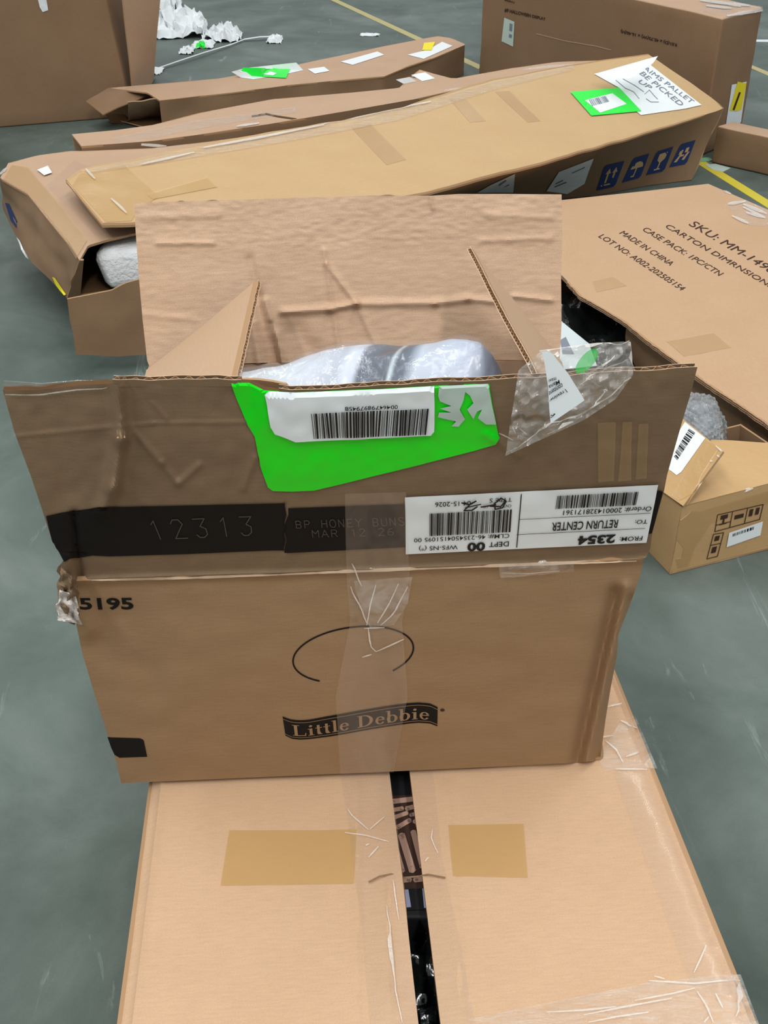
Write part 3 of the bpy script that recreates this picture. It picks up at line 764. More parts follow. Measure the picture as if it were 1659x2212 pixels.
ribp = [cv([rb(k/NS, 0), rb((k+1)/NS, 0), rb((k+1)/NS, 1), rb(k/NS, 1)]) for k in range(NS)]
ribbon = fd('emblem_ribbon', ribp, M['ink'], .0005, 'black waving ribbon')
lines = []
for tt in (.115, .885):
    lines += [cv([rb(k/NS, tt-.012), rb((k+1)/NS, tt-.012), rb((k+1)/NS, tt+.012), rb(k/NS, tt+.012)]) for k in range(NS)]
# serif lettering on a unit em: x advance, strokes
def ringpoly(cx, cy, rx, ry, irx, iry, a0=0, a1=360, n=20):
    out = []
    for k in range(n):
        A0 = math.radians(a0+(a1-a0)*k/n); A1 = math.radians(a0+(a1-a0)*(k+1)/n)
        out.append([(cx+rx*math.cos(A0), cy+ry*math.sin(A0)), (cx+rx*math.cos(A1), cy+ry*math.sin(A1)), (cx+irx*math.cos(A1), cy+iry*math.sin(A1)), (cx+irx*math.cos(A0), cy+iry*math.sin(A0))])
    return out
R_ = lambda x0, y0, x1, y1: [(x0, y0), (x1, y0), (x1, y1), (x0, y1)]
def gl(ch):
    if ch == 'L': return .66, [R_(.1, 0, .24, .72), R_(.02, 0, .34, .04), R_(.02, .68, .34, .72), R_(.24, 0, .58, .05), [(.54, 0), (.6, 0), (.62, .2), (.58, .2)]]
    if ch == 'i': return .32, [R_(.09, 0, .22, .46), R_(.02, 0, .29, .04), R_(.02, .42, .2, .46), ell(.155, .62, .075, .075, n=10)]
    if ch == 't': return .34, [R_(.09, .05, .21, .62), R_(.01, .42, .31, .46), ell(.17, .09, .08, .09, n=10), R_(.17, 0, .3, .05)]
    if ch == 'l': return .32, [R_(.09, 0, .22, .74), R_(.02, 0, .29, .04), R_(.02, .7, .2, .74)]
    if ch == 'e': return .48, ringpoly(.24, .235, .215, .245, .1, .195, 20, 330)+[R_(.1, .24, .44, .29)]
    if ch == 'D': return .78, [R_(.1, 0, .24, .72), R_(.02, 0, .34, .04), R_(.02, .68, .34, .72)]+ringpoly(.3, .36, .42, .36, .27, .31, -90, 90)
    if ch == 'b': return .54, [R_(.07, 0, .19, .74), R_(0, .7, .18, .74)]+ringpoly(.27, .235, .235, .245, .11, .19)
    return .28, []
letters = []; xx = 0; items = []
for ch in 'Little Debbie':
    a, ps = gl(ch); items.append((xx, ps)); xx += a+.02
for x0, ps in items:
    for P in ps:
        q = []
        for x, y in P:
            s = .055+.895*(x0+x)/xx; t = .80-.78*y*.98
            q.append(rb(s, t))
        letters.append(cv(q))
fd('emblem_lettering', lines+letters, M['kr_print'], .0009, 'kraft coloured serif lettering', par=ribbon, ml=14)
fd('registered_mark', [ell(955.5, 1533, 5, 3.2, n=14)], M['ink_soft'], .0005, 'small dark mark')
# ---- green sticker and its barcode label
gs = fd('green_sticker', [[(499, 826), (539, 827), (571, 843), (640, 847), (820, 840), (940, 833), (1056, 827), (1066, 885), (1077, 945), (1071, 957), (1029, 970), (900, 1003), (733, 1044), (678, 1057), (630, 1059), (590, 1058), (579, 1050), (562, 1002), (550, 940), (535, 915), (515, 868)]],
        M['green'], .0012, 'fluorescent green return sticker', ml=9)
decal('torn_paper_residue', FB_, [[(948, 834), (1054, 829), (1070, 912), (1050, 912), (1032, 898), (1040, 880), (1030, 884), (1022, 900), (1008, 880), (1022, 866), (1015, 850), (1004, 842), (1000, 860), (992, 880), (1004, 900), (990, 917), (975, 916), (985, 905), (945, 896), (948, 886), (975, 886), (950, 878), (975, 872), (950, 862), (946, 850)]], M['label_dull'], .0021, gs, 10, label='torn pale paper residue')
bl = decal('barcode_label', FB_, [[(573, 845), (640, 848), (820, 841), (938, 834), (937, 925), (930, 933), (790, 940), (640, 947), (595, 930), (585, 915)]], M['label'], .0014, gs, 22, label='white barcode label') if False else fd('barcode_label', [[(573, 845), (640, 848), (820, 841), (938, 834), (937, 925), (930, 933), (790, 940), (640, 947), (595, 930), (585, 915)]], M['label'], .0034, 'white barcode label, upside down')
fd('barcode', bars(((672, 883), (927, 873), (920, 929), (678, 938)), 52, 3), M['black'], .0044, par=bl, ml=60)
fd('printed_number', [text('00464798979458', ((858, 873), (744, 878), (744, 869), (858, 864)), .01)], M['black'], .0044, par=bl)
# ---- shipping label
LQ = ((1395, 1168), (876, 1193), (874, 1070), (1421, 1043))
sl = fd('shipping_label', [[LQ[0], LQ[1], LQ[2], LQ[3]]], M['label'], .0019, 'white return label, stuck on upside down')
LP = []
def lt(s, a, b, c, d, bold=0.0): LP.append(text(s, sub(LQ, a, b, c, d), bold))
lt('FROM:', .022, .06, .115, .135, .008); lt('2354', .135, .035, .29, .19, .045)
lt('TO:', .015, .35, .065, .42, .008); lt('RETURN CENTER', .135, .30, .405, .445, .012)
lt('Order#: 200014328171361', .01, .565, .365, .655, .008)
LP += bars(sub(LQ, .075, .68, .40, .91), 44, 8)
LP.append(sub(LQ, .02, .262, .545, .270)); LP.append(sub(LQ, .01, .525, .54, .533)); LP.append(sub(LQ, .538, .04, .542, .97))
lt('DEPT', .575, .07, .655, .155, .01); lt('00', .672, .01, .745, .165, .04); lt('WFS-NS (*)', .785, .06, .945, .155, .005)
lt('CLM#: 46-2354504151095 00', .575, .215, .965, .295, .005)
LP += bars(sub(LQ, .572, .315, .905, .71), 46, 11)
lt('CNT', .575, .75, .61, .80, .01); lt('OF', .668, .76, .69, .80, .01); lt('TYPE S', .575, .85, .665, .92, .005); lt('04-15-2026', .74, .82, .88, .90, .008)
fd('printed_lettering', LP, M['black'], .0027, par=sl, ml=60)
def hw(P, w=3): return stroke([bil(LQ, s, t) for s, t in P], w)
fd('handwriting', hw([(.60, .86), (.612, .76), (.64, .74), (.645, .84), (.62, .93), (.60, .88), (.62, .78), (.66, .80)])+hw([(.64, .82), (.70, .79)])+hw([(.715, .80), (.735, .74), (.765, .74), (.74, .86), (.72, .90), (.745, .84), (.775, .88)])+hw([(.70, .84), (.76, .79)], 2.4), M['black'], .0032, 'black handwritten strokes', par=sl)
# ---- tapes on the front
fd('clear_tape', [[(745, 1062), (876, 1058), (884, 1240), (868, 1340), (880, 1500), (850, 1664), (735, 1668), (725, 1500), (758, 1330), (748, 1240)]], M['clear'], .0020, 'vertical strip of clear packing tape')
fd('clear_tape', [[(765, 1250), (890, 1240), (880, 1300), (850, 1345), (800, 1352), (775, 1310)]], M['wrinkle'], .0026, 'wrinkled clear tape')
fd('clear_tape', [[(1075, 1215), (1235, 1208), (1238, 1222), (1080, 1240)]], M['wrinkle'], .0048, 'short strip of clear tape on the fold')
M['glue'] = film('dried_glue', (196, 158, 96), opac=.2, rough=.4, bump=.1, stuck=True)
fd('tape_patch', [[(1290, 910), (1330, 908), (1325, 1035), (1292, 1038)], [(1345, 908), (1365, 907), (1362, 1034), (1335, 1036)], [(1380, 912), (1400, 911), (1396, 1030), (1372, 1032)]], M['glue'], .0016, 'streaks of dried tape glue')
glint(FB_, [[(760, 1262), (772, 1300), (792, 1340)], [(812, 1258), (800, 1300), (792, 1345)], [(860, 1256), (840, 1300), (815, 1340)], [(880, 1262), (850, 1320), (822, 1345)], [(786, 1352), (830, 1350)], [(782, 1414), (802, 1408)],
            [(812, 1402), (850, 1385), (872, 1375)], [(795, 1350), (800, 1390), (812, 1402)], [(778, 1262), (772, 1240), (760, 1210)]], box, 3.0, .0030)
glint(FB_, [[(1080, 1226), (1140, 1228), (1208, 1222)], [(1075, 925), (1090, 932), (1105, 940)], [(1105, 910), (1112, 926)], [(1120, 915), (1135, 928)]], box, 3.0, .0045)
glint(FB_, [[(14, 848), (90, 848), (170, 837), (238, 834)]], box, 3.0, .0020, 'tape_edge')
glint(FB_, [[(190, 1252), (400, 1247), (600, 1240)], [(600, 1240), (680, 1236), (860, 1229), (1000, 1224)], [(1000, 1224), (1200, 1216), (1375, 1210)]], box, 5.0, .0008, 'worn_fold', M['kr_liner'])
# turned-over tape along the left of the top edge
ge = [[fplane(x, y, .048) for x, y in ((6, 845), (90, 844), (170, 834), (240, 829))], [fplane(x, y, .056) for x, y in ((8, 823), (90, 829), (170, 822), (240, 823))]]
solid('folded_tape', ge, .0004, -NR, [M['cling'], M['cling']], box, label='clear tape folded over the flap edge')
# torn, crumpled corner on the left fold
def crump(nm, pxs, off, mat, parent, amp=.006, seed=0, n=18, lab=None, s=28):
    B, T = pxs; G = []
    for j in range(n+1):
        v = j/n; row = []
        for i in range(n+1):
            u = i/n; a = along(B, u); b = along(T, u)
            px, py = a[0]+(b[0]-a[0])*v, a[1]+(b[1]-a[1])*v
            o = off(u, v) if callable(off) else off
            row.append(fplane(px+s*.3*noise.noise(Vector((px*.05, py*.05, seed))), py, o+amp*noise.noise(Vector((px*.06, py*.06, seed)))))
        G.append(row)
    return solid(nm, G, .0006, -NR, [mat, mat], parent, label=lab)
crump('crumpled_corner', ([(163, 1350), (168, 1318), (166, 1258)], [(135, 1335), (122, 1290), (130, 1222)]), lambda u, v: .024+.01*math.sin(v*3), M['kr_flap'], box, .016, 3, lab='torn crumpled board corner')
crump('crumpled_tape', ([(176, 1350), (172, 1325), (164, 1290)], [(128, 1340), (124, 1310), (130, 1275)]), .036, M['crease_glint'], box, .014, 6, lab='crumpled clear tape on the torn corner')
# ---- loose clear film with a scrap of letter, upper right
FL_T = [(1120, 800), (1170, 757), (1230, 750), (1300, 741), (1362, 738)]
FL_B = [(1092, 985), (1190, 940), (1260, 908), (1330, 862), (1368, 808)]
Gf = []
for j in range(41):
    v = j/40; row = []
    for i in range(41):
        u = i/40; a = along(FL_B, u); b = along(FL_T, u); px, py = a[0]+(b[0]-a[0])*v, a[1]+(b[1]-a[1])*v
        o = .078+.008*noise.noise(Vector((px*.02, py*.02, 1)))+.005*noise.noise(Vector((px*.06, py*.06, 2)))
        row.append(fplane(px, py, o))
    Gf.append(row)
flm = solid('loose_film', Gf, .0003, -NR, [M['cling'], M['cling']], box, label='crumpled clear tape torn loose at the flap edge')
FMB = gridbvh(Gf)
PLB = gridbvh([[fplane(1080+i*30, 990-j*30, .091+.004*math.sin(i*.7)) for i in range(12)] for j in range(10)])
def gd_(nm, P, mat, eps=.001, lab=None, par=None): return decal(nm, PLB, P, mat, eps, par or flm, 20, label=lab)
ps = gd_('paper_scrap', [[(1169, 757), (1180, 756), (1190, 761), (1225, 805), (1261, 862), (1187, 912), (1184, 880), (1181, 830), (1175, 790)]], M['label'], .0016, 'torn corner of a white letter')
glint(FMB, [[(1120, 960), (1190, 915), (1215, 912), (1270, 882), (1320, 850), (1362, 812)], [(1200, 918), (1240, 902)], [(1185, 935), (1235, 910)], [(1280, 878), (1308, 845)], [(1362, 740), (1366, 800)], [(1165, 758), (1290, 742), (1360, 740)],
            [(1250, 830), (1310, 790), (1355, 775)], [(1260, 810), (1330, 772)], [(1100, 975), (1140, 950)]], flm, 3.0, .0014)
gd_('green_smear', [ell(1266, 778, 34, 15, rot=-48, n=22)], M['greensmear'], .0014, 'torn green remnant of a sticker')
tq = lambda s, q, b=.01: text(s, q, b)
decal('printed_lettering', PLB, [tq('I review', ((1222, 843), (1182, 866), (1185, 857), (1216, 836))), tq('content', ((1212, 832), (1182, 850), (1181, 842), (1209, 823))),
       tq('Mana', ((1205, 825), (1182, 837), (1181, 829), (1203, 816))), tq('maxi', ((1198, 818), (1182, 822), (1181, 816), (1197, 810))), tq('F', ((1190, 896), (1185, 899), (1186, 886), (1196, 890)))], M['black'], .0026, flm, 20)
# ================================================================ bagged garment inside the printed carton
prof = [(505, 815), (560, 806), (620, 796), (700, 776), (790, 765), (870, 762), (950, 752), (1010, 745), (1040, 750), (1065, 768), (1080, 795), (1090, 822)]
yb = HL.y-.20; G = []
nx, ny = 90, 40
for j in range(ny+1):
    t = -1+2*j/ny; row = []
    for i in range(nx+1):
        u = i/nx; px, py = along(prof, u); p = PY(px, py, yb)
        y = yb + t*.115*(.5+.5*math.sin(math.pi*min(1, max(0.06, u))))
        z = (ZT+.16)+(p.z-(ZT+.16))*math.sqrt(max(0, 1-t*t))
        q = Vector((p.x, y, z))
        q += Vector((0, 0, 1))*(nz(q, 22, .004)+nz(q, 55, .002))*(1-t*t)
        row.append(q)
    G.append(row)
nv, nu = ny, nx
V = [p for r in G for p in r]; U = [(i/nx, j/ny) for j in range(ny+1) for i in range(nx+1)]
Fc = [(j*(nx+1)+i, j*(nx+1)+i+1, (j+1)*(nx+1)+i+1, (j+1)*(nx+1)+i) for j in range(ny) for i in range(nx)]
nb0 = len(V); V += [Vector((p.x, p.y, ZT+.10)) for p in (G[0]+G[-1])]; U += [(i/nx, 0) for i in range(nx+1)]+[(i/nx, 1) for i in range(nx+1)]
Fc += [(i+1, i, nb0+i, nb0+i+1) for i in range(nx)]+[(ny*(nx+1)+i, ny*(nx+1)+i+1, nb0+nx+2+i, nb0+nx+1+i) for i in range(nx)]
Fc += [(nb0+i, nb0+i+1, nb0+nx+2+i, nb0+nx+1+i)[::-1] for i in range(nx)]
bagt = thing('bagged_garment', 'folded white and blue-grey garment in a clear plastic bag inside the open carton', 'clothing', (V[0].x, yb, ZT+.10))
mk('garment', V, Fc, M['garment'], bagt, U)
# bag skin
Vs = []; 
for j in range(ny+1):
    for i in range(nx+1):
        p = G[j][i]; Vs.append(p+Vector((0, -.001, .004+.003*noise.noise(p*45))))
mk('plastic_bag', Vs, [f for f in Fc if max(f) < nb0], M['skin'], bagt, U)
# ================================================================ long tilted carton (centre back)
def box_corners(c): return [PZ(*p) for p in c]
lc = thing('long_carton', 'long kraft carton with four blue handling symbols, tilted across the other cartons', 'carton', PZ(1400, 400, 0))
near = [(222, 490, .27), (420, 478, .26), (640, 455, .255), (929, 417, .245), (1100, 372, .235), (1280, 325, .225), (1440, 275, .21), (1564, 232, .20)]
farr = [(142, 392, .275), (172, 369, .28), (360, 330, .285), (620, 282, .29), (860, 236, .295), (1060, 172, .30), (1200, 145, .305), (1330, 124, .31), (1399, 117, .31)]
Nw = [tuple(PZ(*p)) for p in near]; Fw = [tuple(PZ(*p)) for p in farr]
G = []
NU, NVv = 110, 26
for j in range(NVv+1):
    v = j/NVv; row = []
    for i in range(NU+1):
        u = i/NU; a = Vector(along(Nw, u)); b = Vector(along(Fw, u)); p = a.lerp(b, v)
        p.z += nz(p, 4, .006)+nz(p, 14, .0025) + .004*math.sin(math.pi*v)
        row.append(p)
    G.append(row)
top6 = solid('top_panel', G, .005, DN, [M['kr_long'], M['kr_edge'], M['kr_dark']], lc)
T6 = gridbvh(G)
# near side: from the top's near edge down to the bottom line
botpx = [(223, 495, .255), (420, 488, .246), (700, 468, .244), (930, 450, .10), (1279, 425, .0), (1400, 402, .0), (1494, 390, .0)]
Bw = [tuple(PZ(*p)+Vector((0, 0, .002))) for p in botpx]
Gs = []
for j in range(19):
    v = j/18; row = []
    for i in range(NU+1):
        u = i/NU; a = Vector(along(Bw, u)); a.y -= 0.0; b = G[0][i]; p = a.lerp(b, v)
        if 0 < v < 1: p += Vector((.6, -.8, 0))*(nz(p, 7, .008)*math.sin(math.pi*v))
        row.append(p)
    Gs.append(row)
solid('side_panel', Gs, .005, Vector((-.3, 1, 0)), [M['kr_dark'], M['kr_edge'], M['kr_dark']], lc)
S6 = gridbvh(Gs)
# right end: creased
rb_ = [Gs[0][-1], PZ(1522, 362, .002)+Vector((.0, .12, 0))]
Ge = []
for j in range(19):
    v = j/18; row = []
    for i in range(15):
        u = i/14; a = rb_[0].lerp(rb_[1], u); b = G[0][-1].lerp(G[-1][-1], u); p = a.lerp(b, v)
        p += Vector((1, 0, 0))*(.012*math.sin(v*9+u*4)*math.sin(math.pi*v)*(.3+u*.7))
        row.append(p)
    Ge.append(row)
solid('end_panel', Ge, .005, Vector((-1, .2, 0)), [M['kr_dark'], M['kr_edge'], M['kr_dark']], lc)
# far side
Gq = []
for j in range(9):
    v = j/8
    Gq.append([Vector((p.x+.03, p.y-.03, .252 if i < 74 else .252-.25*(i-74)/36)).lerp(p, v) for i, p in enumerate(G[-1])])
solid('side_panel', Gq, .005, Vector((.3, -1, 0)), [M['kr_long']], lc)
# left end
Gq = [[Bw_.lerp(t_, v/6) for Bw_, t_ in zip([Vector(Bw[0]).lerp(Gq[0][0], k/8) for k in range(9)], [G[0][0].lerp(G[-1][0], k/8) for k in range(9)])] for v in range(7)]
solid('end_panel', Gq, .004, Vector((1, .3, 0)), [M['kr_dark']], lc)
def td(nm, P, mat, eps=.0012, lab=None, b=None, par=None, ml=24): return decal(nm, b or T6, P, mat, eps, par or lc, ml, label=lab)
# handling symbols
for k, q in enumerate((((1306, 357), (1348, 347), (1328, 402), (1288, 411)), ((1368, 341), (1402, 331), (1383, 383), (1343, 394)), ((1419, 327), (1454, 316), (1434, 369), (1395, 378)), ((1470, 311), (1502, 302), (1482, 354), (1445, 361)))):
    sg = td('handling_symbol', [[bil(q, .08, 0), bil(q, 1, 0), bil(q, 1, .9), bil(q, .9, 1), bil(q, 0, 1), bil(q, 0, .1)]], M['blue'], .0014, 'blue square handling symbol', S6)
    I = []
    if k == 0:
        for cx in (.33, .67): I += [sub(q, cx-.05, .3, cx+.05, .75), [bil(q, cx-.14, .38), bil(q, cx, .16), bil(q, cx+.14, .38)]]
        I.append(sub(q, .15, .8, .85, .86))
    elif k == 1:
        I += [[bil(q, .5+.36*math.cos(a), .5-.28*math.sin(a)) for a in [math.pi*t/8 for t in range(9)]], sub(q, .47, .5, .54, .8), sub(q, .36, .8, .54, .86)]
    elif k == 2:
        I += [[bil(q, .25, .15), bil(q, .75, .15), bil(q, .72, .42), bil(q, .5, .58), bil(q, .28, .42)], sub(q, .46, .55, .54, .8), sub(q, .32, .8, .68, .86)]
    else:
        I += [sub(q, .2, .3, .4, .5), sub(q, .55, .25, .75, .45), [bil(q, .12, .8), bil(q, .3, .5), bil(q, .42, .5), bil(q, .3, .82)], [bil(q, .55, .75), bil(q, .75, .45), bil(q, .88, .45), bil(q, .72, .78)], sub(q, .38, .52, .58, .6)]
    td('symbol_icon', I, M['kr_long'], .0022, None, S6, sg)
pl1 = td('document_label', [[(1207, 370), (1282, 341), (1270, 372), (1262, 396), (1225, 418), (1180, 412)]], M['wrap'], .002, 'crumpled white label', S6)
pl2 = td('document_label', [[(1112, 374), (1108, 415), (1030, 415), (1060, 398)]], M['wrap'], .002, 'crumpled white label', S6)
td('printed_lettering', [stroke([(1078, 398), (1092, 388), (1100, 392)], 3)[0], stroke([(1085, 406), (1098, 398)], 3)[0]], M['grey'], .003, None, S6, pl2)
td('printed_lettering', [stroke([(1200, 395), (1215, 388)], 2.4)[0], stroke([(1198, 402), (1222, 392)], 2.4)[0], stroke([(1235, 372), (1262, 360)], 2)[0]], M['grey'], .003, None, S6, pl1)
# tape, sticker and sheet on the top
td('tape_patch', [[(190, 372), (360, 362), (425, 420), (455, 388), (470, 400), (478, 412), (330, 435), (292, 470), (250, 485), (165, 408)]], M['amber_lt'], .0014, 'amber packing tape at the carton end') if False else None
td('tape_patch', [[(172, 375), (270, 358), (345, 425), (300, 452), (284, 478), (230, 481), (157, 400)]], M['amber'], .0012, 'amber packing tape at the carton end')
td('tape_patch', [[(350, 412), (448, 384), (470, 405), (330, 432), (318, 422)]], M['amber'], .0018, 'amber packing tape')
for q in (((968, 212), (1005, 212), (1050, 262), (1015, 265)), ((1068, 198), (1100, 196), (1168, 262), (1140, 265)), ((757, 275), (800, 268), (878, 345), (835, 357))):
    td('tape_patch', [list(q)], M['amber_lt'], .0012, 'faint amber tape mark')
td('clear_tape', [[(170, 372), (360, 332), (620, 284), (860, 238), (1060, 178), (1240, 142), (1240, 152), (1060, 198), (860, 262), (620, 308), (360, 352), (200, 375)]], M['wrinkle'], .0030, 'wrinkled clear tape along the seam')
glint(T6, [[(186, 368), (206, 390)], [(240, 432), (256, 446), (274, 464)], [(305, 320+38), (360, 352-6), (420, 332)], [(440, 322), (560, 300), (700, 272)], [(700, 270), (830, 242), (930, 222)], [(1130, 150), (1200, 142), (1240, 140)], [(960, 195), (1000, 190)]], lc, 5, .004)
gsk = td('green_sticker', [[(1232, 201), (1337, 191), (1385, 242), (1277, 252)]], M['green_lit'], .0030, 'fluorescent green sticker')
wl_ = td('barcode_label', [[(1263, 219), (1322, 204), (1353, 227), (1296, 246)]], M['label'], .0036, 'white barcode label')
td('barcode', bars(((1271, 218), (1308, 210), (1316, 222), (1279, 232)), 14, 5), M['grey'], .0042, None, None, wl_, 60)
def lift(x, y): return .002 + .035*max(0, min(1, ((165-y)/40)))*max(0, min(1, (x-1290)/60))
sh = decal('notice_sheet', T6, [[(1283, 161), (1330, 150), (1372, 138), (1404, 141), (1515, 228), (1480, 236), (1384, 250), (1350, 222), (1337, 191)]], M['label'], .0020, None, 10)
tag(sh, 'white sheet of paper with grey capitals lying on the tilted long carton', 'paper')
dq = lambda s, a, b, h: text(s, (a, b, (b[0]-h[0], b[1]-h[1]), (a[0]-h[0], a[1]-h[1])), .0)
LT = [dq('AIMS PALLET', (1395, 144), (1500, 220), (8, -5.5)), dq('BE PICKED', (1390, 156), (1478, 226), (10, -5)), dq('UP', (1385, 174), (1410, 190), (9, -4.5))]
decal('printed_lettering', T6, LT, M['grey'], .0030, sh, 20)
decal('handwriting', T6, stroke([(1330, 175), (1350, 192), (1368, 200), (1380, 215)], 1.0)+stroke([(1345, 172), (1370, 186), (1390, 200)], 1.0)+stroke([(1392, 205), (1402, 196), (1412, 208), (1420, 216)], 1.0)+stroke([(1395, 215), (1405, 222), (1422, 222)], 1.0), M['grey'], .0030, sh, 20)
# folded-over corner of the sheet
Gc = quadgrid(PZ(1283, 160, .315), PZ(1362, 170, .318), PZ(1402, 143, .34), PZ(1421, 121, .35), 14, 10, lambda u, v, p: -.004*math.sin(math.pi*u))
cr = solid('folded_corner', Gc, .0004, DN, [M['label'], M['label']], sh)
# ================================================================ carton under it at left, torn open
oc = thing('torn_carton', 'wide kraft carton with a torn-open side showing white foam, under the tilted long carton', 'carton', PZ(220, 560, 0))
A = PZ(190, 552, .235); A2 = PZ(165, 562, .225); Bc = PZ(8, 352, .235)
Afar = PZ(820, 430, .235); Bfar = PZ(930, 215, .235)
G = coons([(172, 562), (190, 530), (230, 518), (295, 503), (430, 478), (560, 440)], [(18, 352), (80, 336), (150, 326), (180, 326), (330, 320), (450, 306), (600, 286), (700, 270)], [(172, 562), (150, 530), (100, 470), (60, 420), (0, 385), (18, 352)], [(560, 440), (700, 270)], 60, 40)
# keep the hidden part under the tilted carton
Gw = [[PZ(x, y, .235+.003*noise.noise(Vector((x*.01, y*.01, 3)))-.012*max(0, (x-300)/500)) for x, y in r] for r in G]
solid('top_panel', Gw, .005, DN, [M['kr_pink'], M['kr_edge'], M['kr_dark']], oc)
T7 = gridbvh(Gw)
# left end face: from top left edge down to lifted bottom edge
topL = [(172, 562), (150, 530), (100, 470), (60, 420), (0, 385)]
botL = [(145, 645), (110, 606), (69, 568), (36, 515), (8, 455)]
Ge = []
for j in range(11):
    v = j/10
    Ge.append([PZ(*along(botL, i/20), .118).lerp(PZ(*along(topL, i/20), .233), v)+Vector((-.8, -.5, 0))*(.010*noise.noise(Vector((i*.3, j*.3, 2)))*math.sin(math.pi*v)) for i in range(21)])
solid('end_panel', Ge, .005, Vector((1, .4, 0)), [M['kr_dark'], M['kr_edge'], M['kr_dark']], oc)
E7 = gridbvh(Ge)
decal('printed_mark', E7, [[(12, 438), (20, 440), (38, 478), (36, 492), (24, 476)]], M['blue'], .0015, oc, 20, label='smudged blue print')
decal('yellow_sticker', E7, [[(114, 598), (120, 600), (144, 636), (138, 638), (122, 616)]], M['yellow'], .0015, oc, 20, label='small yellow sticker')
decal('white_sticker', E7, [[(37, 512), (44, 520), (62, 560), (56, 556), (46, 540)]], M['label'], .0015, oc, 20, label='small white sticker')
wp = [p.copy() for p in Gw[0] if proj(p)[0] > 335]
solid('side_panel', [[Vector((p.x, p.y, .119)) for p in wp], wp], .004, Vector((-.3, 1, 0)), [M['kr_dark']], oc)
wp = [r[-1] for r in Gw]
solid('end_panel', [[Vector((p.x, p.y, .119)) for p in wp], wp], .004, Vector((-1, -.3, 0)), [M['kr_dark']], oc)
# right part of wall beside the opening
Gx = coons([(145, 645), (182, 636)], [(172, 562), (174, 562)], [(145, 645), (160, 600), (172, 562)], [(182, 636), (165, 588), (174, 562)], 4, 10)
y0 = PZ(150, 645, .118).y
solid('torn_strip', [[PZ(145, 645, .118).lerp(PZ(172, 562, .233), j/10)+Vector((.028*(i/4)*(1-.7*j/10), -.002, 0)) for i in range(5)] for j in range(11)], .004, Vector((0, 1, 0)), [M['kr_dark']], oc)
# lower front flap hanging to the floor
hang_T = [(145, 647), (182, 640), (240, 628), (270, 612), (300, 604), (420, 590)]
hang_B = [(164, 766), (200, 768), (250, 770), (312, 768), (430, 752)]
yh = PZ(165, 766, .001).y
Gh = coons(hang_B, hang_T, [(164, 766), (158, 720), (150, 690), (145, 647)], [(430, 752), (420, 590)], 40, 20)
Gh = [[PP(x, y, Vector((0, yh, 0)), Vector((.18, -1, 0)).normalized())+Vector((0, -1, 0))*(.004*noise.noise(Vector((x*.015, y*.015, 4)))) for x, y in r] for r in Gh]
for r in Gh:
    for p in r: p.z = max(p.z, .002)
solid('side_flap', Gh, .005, Vector((0, 1, 0)), [M['kr_dark'], M['kr_edge'], M['kr_dark']], oc, label='sagging shaded brown side flap')
# inside: floor of the carton, far wall and base it stands on
pB = [PZ(145, 645, .118), PZ(700, 560, .118), PZ(930, 300, .118), PZ(8, 455, .118)]
pB[3] = Ge[0][-1].copy(); pB[2] = Vector((Gw[-1][-1].x, Gw[-1][-1].y, .118))
solid('bottom_panel', quadgrid(*pB, 6, 6), .005, Vector((0, 0, 1)), [M['kr_core']], oc)
solid('side_panel', [[Vector((p.x, p.y, .118)) for p in Gw[-1]], Gw[-1]], .005, Vector((.2, -1, 0)), [M['kr_dark']], oc)
c0 = sum(pB, Vector())/4
sup = [c0+(p-c0)*.55 for p in pB]; sup[0] = sup[0]+Vector((.1, .0, 0))
so, _ = hexa('crushed_base', [Vector((p.x, p.y, .113)) for p in sup], [Vector((p.x, p.y, .001)) for p in sup], M['kr_dark'], oc, amp=.004)
# foam block in the opening
f0 = PZ(252, 560, .215); f1 = PZ(330, 520, .215)
fx0 = PZ(222, 545, .21).x-.05; yf = PZ(222, 560, .21).y
fa, fb_ = fx0+.03, fx0+.36
fy = yf+.035
ft = [Vector((fa, fy, .214)), Vector((fb_, fy+.05, .214)), Vector((fb_, fy+.17, .214)), Vector((fa, fy+.14, .214))]
fm, _ = hexa('foam_block', ft, [Vector((p.x+.015, p.y, .1245)) for p in ft], M['foam'], None, amp=.007, freq=14, bev=.022)
tag(fm, 'rough white foam block inside the torn side of the wide carton', 'packing')
def sd(nm, P, mat, eps=.001, lab=None, ml=24): return decal(nm, T7, P, mat, eps+.002, oc, 10, label=lab)
sd('tape_patch', [[(25, 356), (60, 362), (100, 408), (178, 505), (188, 522), (165, 560), (140, 520), (60, 420), (6, 388)]], M['amber_lt'], .001, 'faint amber tape along the end')
sd('clear_tape', [[(100, 402), (140, 440), (205, 510), (290, 500), (290, 440), (240, 380), (160, 345)]], M['clear'], .0012, 'clear tape')
sd('white_sticker', [[(81, 370), (104, 361), (113, 376), (96, 382)]], M['label'], .0018, 'small torn white sticker')
glint(T7, [[(0, 376), (14, 365)], [(305, 312), (360, 316)]], oc, 8, .002)
# ================================================================ carton layer behind the tilted one
mc = thing('flat_carton', 'flat kraft carton with two small white labels, behind the tilted long carton', 'carton', PZ(500, 330, 0))
tp = [(155, 290), (250, 281), (330, 270), (430, 244), (590, 214), (760, 200), (862, 190), (905, 150), (940, 160), (980, 170), (1100, 148), (1200, 134), (1300, 130)]
bt = [(176, 312), (330, 301), (450, 285), (590, 264), (760, 236), (900, 212), (1000, 190), (1100, 172), (1200, 158), (1310, 140)]
G = coons(bt, tp, [(176, 316), (155, 290)], [(1310, 140), (1300, 130)], 100, 12)
Gw = [[PZ(x, y, .245+.004*noise.noise(Vector((x*.01, y*.02, 7)))) for x, y in r] for r in G]
mo = solid('top_panel', Gw, .005, DN, [M['kr_pink'], M['kr_edge'], M['kr_dark']], mc)
T9 = gridbvh(Gw)
body = [Gw[0][2], Gw[0][-2], Gw[-1][-6], Gw[-1][3]]
